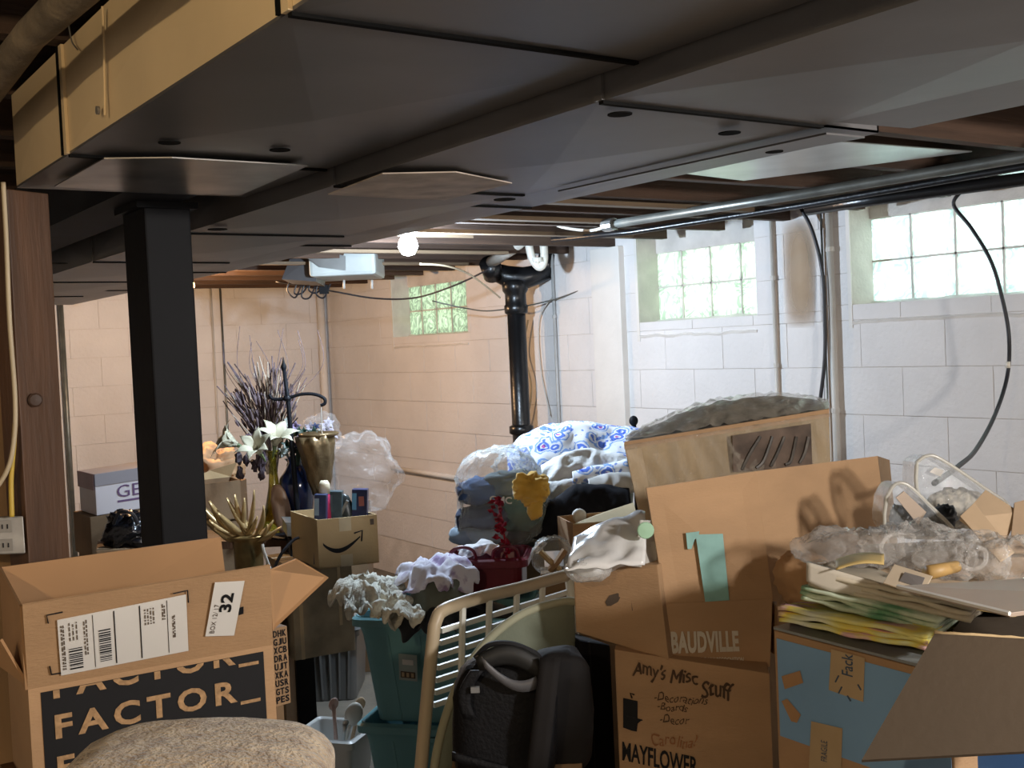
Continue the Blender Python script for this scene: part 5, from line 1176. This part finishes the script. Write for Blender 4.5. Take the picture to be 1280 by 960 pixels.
tag(MB().blob(W(735, 712, 2.50), (.10, .08, .05), .8, .12, 3, 72, n=28, k=16, M=MT).build('clear_wrap', film('clear wrap film', (.8, .8, .78), .3), smooth=True), 'crumpled clear wrap drooping over the left edge of leaf printed box', 'wrap')
# big box with teal tape
qt = [W(832, 754, 2.52), W(966, 748, 2.55), W(945, 589, 2.60), W(808, 610, 2.52)]
ql2 = [W(838, 836, 2.53), W(963, 834, 2.56), qt[1].copy(), qt[0].copy()]
qr = [W(966, 752, 2.55), W(1118, 742, 2.92), W(1097, 570, 2.98), W(945, 589, 2.60)]
bb = thing('large_open_box', 'largest brown box with teal tape numeral and white lettering, flaps standing up, above moving carton', 'box', base_of([ql2[0], ql2[1], ql2[0] + perp_in(ql2) * .35]))
kk = perp_in(ql2)
MB().hexa(ql2, kk * .34).build('body', card, bb, bevel=.003)
MB().panel(qt, .006).build('front_flap', card, bb)
MB().panel(qr, .006).build('right_flap', card, bb)
MB().hexa([qr[1] - (qr[1] - qr[0]) * .97, qr[1], qr[1] - Vector((0, 0, .13)), qr[1] - (qr[1] - qr[0]) * .97 - Vector((0, 0, .13))], kk * .26).build('body_side', card, bb)
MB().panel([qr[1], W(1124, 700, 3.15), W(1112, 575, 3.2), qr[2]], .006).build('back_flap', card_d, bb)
TQ = [on_plane(qt, x, y, .001) for x, y in ((881, 752), (911, 750), (903, 667), (869, 668))]
decal('teal_tape', TQ, (0, 0, 1, 1), tealtape, bb, off=.0025)
A = [on_plane(qt, x, y, .002) for x, y in ((857, 666), (874, 664), (872, 672), (868, 674), (864, 686), (859, 686))]; MB().poly(A, -FW, .0012).build('teal_tape', tealtape, bb)
A = [on_plane(ql2, x, y, 0) for x, y in ((839, 817), (924, 814), (922, 788), (838, 789))]
wht = mat('white box print', (.66, .60, .50), .6)
lettering('BAUDVILLE', A, (0, 0, 1, 1), wht, bb, bold=.045, off=.003, sp=1.05)
A = [on_plane(ql2, x, y, 0) for x, y in ((842, 828), (929, 827), (929, 821), (842, 821))]
lettering('THE PLACE FOR DAILY RECOGNITION', A, (0, 0, 1, 1), wht, bb, bold=.02, off=.003)
MB().hexa([qm[3] + perp_in(qm) * .02, qm[2] + perp_in(qm) * .02, W(958, 838, 2.6), W(842, 838, 2.6)], kk * .2).build('lower_flap', card_d, bb) if False else None
# wrapped plastic covered carton behind
qw = [W(800, 650, 3.20), W(1040, 650, 3.45), W(1036, 516, 3.45), W(780, 556, 3.15)]
wr2 = thing('wrapped_box', 'brown box wrapped in shiny clear plastic film behind the largest box', 'box', base_of(qw[:2]))
kw = (FW - Vector((0, 0, FW.z)) + R0 * .22).normalized()
MB().hexa(qw, kw * .006).build('front_panel', mat('golden cardboard', (.42, .29, .14), .7, var=.2, scale=5, stretch=(3, 3, .6)), wr2)
MB().hexa([W(806, 640, 3.24), W(1036, 640, 3.5), W(1032, 528, 3.5), W(790, 566, 3.2)], kw * .30).build('body', card, wr2)
MB().hexa([qw[3] + Vector((0, 0, -.012)) - FW * .006, qw[2] + Vector((0, 0, -.012)) - FW * .006, qw[2] + Vector((0, 0, .012)) - FW * .006, qw[3] + Vector((0, 0, .008)) - FW * .006], kw * .02).build('top_edge', card, wr2)
def wtop(u, v):
    x = 782 + 254 * u; yb_ = 556 - 40 * u; bul = 34 * math.sin(math.pi * min(1, (u * .9 + .02))) ** .8
    P = W(x, yb_ - bul * math.sin(v * math.pi * .5) - 1, 3.16 + .30 * u + .26 * v)
    return P + Vector((0, 0, .010 * noise.noise(Vector((u * 14, v * 6, 3)))))
MB().sheet(wtop, 40, 12, .003).build('contents_top', mat('grey wrapped contents', (.16, .14, .12), .5, var=.4, scale=16), wr2, smooth=True)
gloss = film('shiny wrap film', (.72, .64, .52), .16, .06)
MB().sheet(lambda u, v: wtop(u, v) + Vector((0, 0, .012 + .010 * noise.noise(Vector((u * 30, v * 10, 8))))), 60, 14, .002).build('film_top', gloss, wr2, smooth=True)
def wfront(u, v):
    Q = qw; P = Q[0] * (1 - u) * (1 - v) + Q[1] * u * (1 - v) + Q[2] * u * v + Q[3] * (1 - u) * v
    return P - FW * (.016 + .012 * noise.noise(Vector((u * 26 + v * 10, v * 4, 1))) + .008 * abs(math.sin(u * 34 + v * 5)))
MB().sheet(wfront, 80, 14, .002).build('film_front', gloss, wr2, smooth=True)
WQ = [on_plane(qw, x, y, .002) for x, y in ((915, 590), (1014, 582), (1012, 529), (914, 544))]
decal('dark_window', WQ, (0, 0, 1, 1), mat('dark interior', (.045, .03, .022), .6, var=.4, scale=14, col2=(.16, .11, .08)), wr2, off=.004)
for k in range(5):
    MB().tube(spline([on_plane(qw, 925 + k * 18, 586 - k * 2, .010), on_plane(qw, 935 + k * 17, 565 + (k % 2) * 9, .012), on_plane(qw, 948 + k * 15, 545, .010)]), .005, 5).build('wrapped_strip', MATS['grey wrapped contents'], wr2)
decal('side_tape', qw, (.0, .0, .07, .93), tape_c, wr2, off=.004)
q = [qw[0] + kw * .01, qw[1] + kw * .01]; q = [Vector((q[0].x, q[0].y, 0)), Vector((q[1].x, q[1].y, 0)), q[1], q[0]]; zq = min(q[2].z, q[3].z) - .01; q[2].z = q[3].z = zq
carton('tall carton hidden under the plastic wrapped box', q, kw * .28, mt=card_d)
# ---- blue box
bluec = mat('blue printed cardboard', (.21, .38, .60), .6, var=.06, scale=5)
qb = [W(963, 915, 2.20), W(1182, 985, 1.95), W(1190, 842, 1.90), W(967, 788, 2.18)]
h_ = qb[3].z - qb[0].z
qb = vquad((967, 788, 2.16), (1190, 846, 1.86), 985, level=False)
kb_ = perp_in(qb)
bl = carton('big light blue carton with tan tape and tan printed patches, lower right', qb, kb_ * .34, mt=card, t=.005)
def px_decal(Q, pts, mt, parent, name, off=.0015):
    A = [on_plane(Q, x, y, off) for x, y in pts]; return MB().poly(A, -FW, .001).build(name, mt, parent)
decal('blue_print', qb, (.02, .33, .985, .955), bluec, bl, off=.0012)
px_decal(qb, [(978, 845), (1001, 838), (1005, 853), (982, 861)], card_in, bl, 'tan_patch', .0026)
px_decal(qb, [(978, 876), (985, 873), (1002, 893), (997, 903), (990, 901)], card_in, bl, 'tan_patch', .0026)
px_decal(qb, [(1037, 862), (1080, 877), (1082, 822), (1040, 811)], tape_c, bl, 'tape', .0026)
px_decal(qb, [(1012, 960), (1052, 972), (1054, 910), (1015, 901)], tape_c, bl, 'tape', .0026)
A = [on_plane(qb, x, y, 0) for x, y in ((1054, 842), (1068, 846), (1068, 818), (1054, 815))]; lettering('Fack', A, (0, 0, 1, 1), mat('blue grey marker', (.06, .10, .16), .6), bl, rot=1, off=.0045, bold=.01)
for (x, y) in ((1046, 852), (1074, 855), (1050, 866), (1061, 869)): MB().tube([on_plane(qb, x, y, .004), on_plane(qb, x + 4, y - 8 if x < 1060 else y + 7, .004)], .0015, 4).build('print_dash', MATS['blue grey marker'], bl)
A = [on_plane(qb, x, y, 0) for x, y in ((1028, 950), (1036, 952), (1036, 926), (1028, 924))]; lettering('FRAGILE', A, (0, 0, 1, 1), MATS['blue grey marker'], bl, rot=1, off=.0045)
# lid flaps lying on top and the shade-coloured big flap hanging in front at right
topm = mat('grey blue lid', (.15, .15, .15), .7, var=.15)
MB().hexa([qb[3] + Vector((0, 0, .002)), qb[2] + Vector((0, 0, .002)), qb[2] + Vector((0, 0, .007)), qb[3] + Vector((0, 0, .007))], kb_ * .33).build('lid_flap', topm, bl)
dq = mat('shade-darkened cardboard', (.078, .053, .031), .85, var=.08, scale=4, bump=.1)  # shade on the flap and its carton put into this brown
dfQ = [W(1077, 950, 1.70), W(1420, 932, 1.62), None, W(1168, 792, 1.82)]
dfQ[2] = on_plane([dfQ[0], dfQ[1], dfQ[3], dfQ[3]], 1420, 806)
ff = thing('open_carton', 'open carton flap with shade put into its dark brown, at lower right corner, over the blue carton', 'box', W(1300, 950, 1.9) - Vector((0, 0, .3)))
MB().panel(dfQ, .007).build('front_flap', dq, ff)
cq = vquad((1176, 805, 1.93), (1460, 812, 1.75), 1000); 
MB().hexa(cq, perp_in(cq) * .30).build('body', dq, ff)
ed = []
for i in range(22):
    u = i / 21; ed.append(W(1168 + 252 * u, 792 + 20 * u - 2, 1.85 - .05 * u) + Vector((0, 0, .003 * noise.noise(Vector((u * 30, 0, 0))))))
MB().tube(ed, .0035, 5).build('torn_edge', card_l, ff)
px_decal(cq, [(1180, 1000), (1460, 1000), (1460, 930), (1180, 930)], mat('deep blue print', (.04, .12, .30), .6), ff, 'blue_band', .002)
q_ = [cq[0], cq[1]]; stack_under('carton below the frame under the dark open carton', cq, perp_in(cq) * .30)
stack_under('carton below the frame under the light blue carton', qb, kb_ * .34)
# ---- pile on top of the blue box
zp = qb[3].z
def slab(name, label, pts, th, mt, cat='paper', bevel=.001, wob=0, seed=0, dropk=0):
    """flat item given by px corners (x,y,Z) of its top face"""
    P = [W(*p) for p in pts]; n = (P[1] - P[0]).cross(P[2] - P[0]).normalized()
    if n.z < 0: n = -n
    if len(P) == 4 and wob:
        def fn(u, v): 
            q = P[0] * (1 - u) * (1 - v) + P[1] * u * (1 - v) + P[2] * u * v + P[3] * (1 - u) * v
            return q + Vector((0, 0, wob * (noise.noise(Vector((u * 5, v * 4, seed))) + .5 * noise.noise(Vector((u * 14, v * 9, seed))))))
        o = MB().sheet(fn, 30, 12, th).build(name, mt, smooth=True)
    else: o = MB().poly(P, -n, th).build(name, mt, bevel=bevel)
    return tag(o, label, cat)
plaid = bpy.data.materials.new('yellow pink fabric'); plaid.use_nodes = True; nt = plaid.node_tree; N = nt.nodes; L = nt.links
b = N['Principled BSDF']; b.inputs['Roughness'].default_value = .85; tc = N.new('ShaderNodeTexCoord'); nz = N.new('ShaderNodeTexNoise'); nz.inputs['Scale'].default_value = 9; nz.inputs['Detail'].default_value = 2; L.new(tc.outputs['Object'], nz.inputs[0])
cr = N.new('ShaderNodeValToRGB'); L.new(nz.outputs['Fac'], cr.inputs[0]); E = cr.color_ramp.elements; E[0].position = .32; E[0].color = (.55, .24, .26, 1); E[1].position = .68; E[1].color = (.60, .62, .50, 1)
for ps_, cl in ((.44, (.62, .40, .38, 1)), (.50, (.72, .58, .10, 1)), (.58, (.66, .62, .22, 1))): e = E.new(ps_); e.color = cl
L.new(cr.outputs[0], b.inputs['Base Color'])
greenf = mat('green white fabric', (.48, .55, .42), .85, var=.1, col2=(.10, .26, .14), scale=11, ramp=(.40, .55))
creamf = mat('cream folded fabric', (.50, .44, .34), .85, var=.1, scale=6)
def folded(name, label, top, layers, mt, seed, cat='fabric', t=.010, r=.0):
    """stack of folds seen edge-on; top=4 px corners (x,y,Z)"""
    th = thing(name, label, cat, W(*top[0]) - Vector((0, 0, t * layers)))
    P = [W(*p) for p in top]
    for k in range(layers):
        dz = -k * t; sd = seed + k
        def fn(u, v, dz=dz, sd=sd):
            q = P[0] * (1 - u) * (1 - v) + P[1] * u * (1 - v) + P[2] * u * v + P[3] * (1 - u) * v
            jit = .010 * noise.noise(Vector((u * 3, sd * 9, 0)))
            return q + Vector((0, 0, dz + .006 * noise.noise(Vector((u * 5, v * 3, sd))))) - FW * (jit + .004 * (sd % 3))
        MB().sheet(fn, 28, 6, t * .72).build('fold', mt, th, smooth=True)
    return th
folded('yellow_pink_fabric', 'folded fabric with yellow and pink print at the bottom of pile on blue carton', [(972, 760, 2.10), (1158, 796, 1.90), (1200, 770, 2.15), (1010, 752, 2.40)], 3, plaid, 3)
folded('green_fabric', 'folded green and white fabric in the middle of the pile on blue carton', [(1000, 733, 2.12), (1170, 776, 1.97), (1220, 750, 2.2), (1040, 722, 2.4)], 3, greenf, 8)
folded('cream_fabric', 'folded cream fabric on top of green fabric in the right pile', [(1009, 714, 2.12), (1212, 760, 1.98), (1240, 735, 2.2), (1040, 702, 2.4)], 3, creamf, 14, t=.011)
tag(MB().sheet(lambda u, v: W(1008 + 90 * u, 702 + 26 * u + (24 + 4 * math.sin(u * 5)) * v, 2.10 - .03 * u), 14, 5, .012).build('folded_paper', mat('off white paper', (.50, .45, .37), .8, var=.1), smooth=True), 'off-white folded paper roll at the left end of the fabric pile', 'paper')
slab('kraft_paper', 'tan kraft paper sheet sticking out under the cream fabric on pile', [(1060, 722, 2.2), (1180, 745, 2.05), (1250, 730, 2.2), (1090, 706, 2.35)], .003, kraft, wob=.01, seed=4)
for k, (x0, y0, x1, y1, lb) in enumerate(((1165, 762, 1270, 772, 'yellow paper strip poking out at the lower right of pile'), (1045, 712, 1105, 706, 'curled yellow tan paper beneath the clear film'))):
    o = MB().sheet(lambda u, v: W(x0 + (x1 - x0) * u, y0 + (y1 - y0) * u - 12 * v - 5 * math.sin(3 * u), 2.06 + .12 * v), 14, 4, .003).build('paper_strip', mat('yellow kraft', (.62, .44, .16), .7, var=.2, scale=12), smooth=True); tag(o, lb, 'paper')
slab('small_card', 'small cream card with grey photograph inset on the pile', [(1104, 728, 2.0), (1118, 705, 2.06), (1166, 720, 2.02), (1152, 744, 1.96)], .003, mat('cream card', (.62, .50, .36), .6))
ic = MB().poly([W(1124, 727, 2.003), W(1131, 716, 2.025), W(1156, 723, 2.01), W(1151, 735, 1.98)], Vector((0, 0, 1)), .0015); tag(ic.build('photo_inset', mat('grey photo', (.20, .18, .17), .4)), 'grey photograph glued on the small cream card', 'photo')
bk_ = slab('flat_envelope', 'large flat white-edged board lying on the pile at right edge', [(1122, 732, 1.92), (1262, 766, 1.72), (1420, 745, 1.75), (1300, 722, 2.05)], .007, mat('taupe board', (.42, .32, .25), .5, var=.08))
tag(MB().tube([W(1122, 733, 1.915), W(1262, 767, 1.715)], .004, 5).build('board_edge', paper), 'bright white front edge strip of the flat board', 'strip')
# crinkled clear film over the pile
cf = film('crinkled film', (.75, .72, .68), .22, .06)
t = thing('clear_film', 'crinkled clear plastic film strewn over the right pile below the containers', 'film', W(1120, 700, 2.3))
for (x, y, Z, sz, sd) in ((1060, 685, 2.34, (.22, .14, .07), 81), (1140, 685, 2.3, (.20, .14, .09), 82), (1205, 695, 2.24, (.18, .12, .08), 83), (1262, 700, 2.2, (.14, .12, .08), 84)):
    MB().blob(W(x, y, Z), sz, .8, .22, 4, sd, n=48, k=24, M=MT).build('crinkle', cf, t, smooth=True)
MB().tube(spline([W(1106, 700, 2.2), W(1102, 682, 2.2), W(1116, 668, 2.22), W(1142, 670, 2.2), W(1136, 682, 2.2)]), .004, 6).build('film_edge', cf, t); MB().tube(spline([W(1200, 705, 2.1), W(1214, 712, 2.1), W(1230, 706, 2.1), W(1232, 690, 2.12), W(1222, 684, 2.12)]), .004, 6).build('film_edge', cf, t)
tag(MB().tube([W(1160, 716, 2.10), W(1196, 708, 2.14)], [.014, .011], 12).build('paper_roll', mat('amber paper roll', (.55, .34, .12), .5, var=.15), smooth=True), 'short amber paper roll lying right of the small cream card', 'roll')
# dark paper bag against box, left of the film
tag(MB().blob(W(1003, 722, 2.47), (.11, .14, .11), .75, .1, 2, 85, n=36, k=20, M=MT).build('brown_paper_bag', card_in, smooth=True), 'crumpled brown paper bag nestled between largest box and the fabric pile', 'bag')
# clear clamshell containers
clam = film('clear container plastic', (.78, .82, .85), .30, .05)
def clamshell(label, pts, Z, th, seed, contents=None):
    t = thing('clear_container', label, 'container', W(*pts[0], Z))
    P = [W(x, y, Z) for x, y in pts]; Q = spline(P + [P[0]], 4)[:-1]
    bk2 = FW * th; cen = sum(Q, Vector()) / len(Q); k = len(Q)
    V_ = Q + [cen + (q - cen) * .96 + bk2 for q in Q] + [cen + (q - cen) * .86 - FW * .006 for q in Q]
    fs = [(i, (i + 1) % k, k + (i + 1) % k, k + i) for i in range(k)] + [(i, 2 * k + i, 2 * k + (i + 1) % k, (i + 1) % k) for i in range(k)] + [tuple(k + i for i in range(k)), tuple(2 * k + i for i in range(k))]
    MB().add(V_, fs).build('shell', clam, t)
    MB().tube(Q, .0045, 6, closed=True).build('rim', mat('milky rim', (.60, .58, .52), .2, alpha=.75), t, smooth=True)
    return t
clamshell('large clear rounded plastic container tilted at top of right pile', [(1146, 578), (1158, 570), (1176, 574), (1230, 610), (1262, 636), (1240, 668), (1200, 672), (1150, 622)], 2.55, .10, 1)
clamshell('smaller clear plastic container leaning beside the largest box', [(1108, 622), (1118, 606), (1134, 606), (1160, 630), (1194, 666), (1170, 672), (1110, 665)], 2.45, .09, 2)
MB().poly([W(1168, 584, 2.53), W(1180, 588, 2.53), W(1176, 596, 2.53), W(1162, 590, 2.53)], FW, .002).build('price_sticker', steelbox, bpy.data.objects['clear_container'])
cc1 = MB().poly([W(1120, 622, 2.42), W(1130, 614, 2.42), W(1158, 640, 2.42), W(1148, 656, 2.42)], FW, .004); tag(cc1.build('paper_insert', mat('tan label', (.45, .35, .27), .6)), 'tan paper label inside the smaller clear container', 'label')
for k in range(5):
    o = MB().blob(W(1128 + k * 13, 645 + (k % 2) * 10, 2.50), (.05, .05, .045), .9, .25, 4, 90 + k, n=20, k=12).build('bagged_item', mat('dark blue trinket', (.07, .09, .12), .3, var=.4, scale=30), smooth=True)
    tag(o, 'dark blue grey trinket in the smaller clear container, ' + ['leftmost of the row', 'second from left', 'middle of the row', 'second from right', 'rightmost of the row'][k], 'trinket', 'trinkets in the smaller clear container')
tag(MB().blob(W(1196, 636, 2.62), (.13, .06, .09), .8, .2, 4, 97, n=36, k=20, M=MT).build('lace_bundle', mat('beige lace', (.50, .45, .36), .8, var=.3, scale=60, bump=.5), smooth=True), 'beige lacy bundle inside the large clear container', 'bundle')
# kraft papers at right
slab('kraft_sheet', 'folded tan kraft paper leaning upright at right, over the containers', [(1200, 648, 2.32), (1252, 688, 2.26), (1275, 640, 2.34), (1232, 612, 2.42)], .006, kraft)
slab('kraft_sheet', 'second tan kraft sheet below and left of the upright one', [(1200, 645, 2.30), (1218, 628, 2.32), (1268, 690, 2.2), (1250, 702, 2.18)], .004, kraft)
slab('kraft_sheet', 'third kraft paper corner cut off by right edge of frame', [(1262, 690, 2.24), (1330, 690, 2.24), (1330, 612, 2.4), (1268, 628, 2.36)], .005, mat('darker kraft', (.44, .31, .20), .8, var=.1))
# hidden filler that carries the pile and containers
c = W(1190, 700, 2.42); q = [c - R0 * .14, c + R0 * .25]; q = [Vector((q[0].x, q[0].y, 0)), Vector((q[1].x, q[1].y, 0)), Vector((q[1].x, q[1].y, c.z)), Vector((q[0].x, q[0].y, c.z))]
carton('tall carton hidden behind the pile carrying the clear containers', q, F0 * .22, mt=card_d)
# lower strip of box visible between moving carton and blue carton
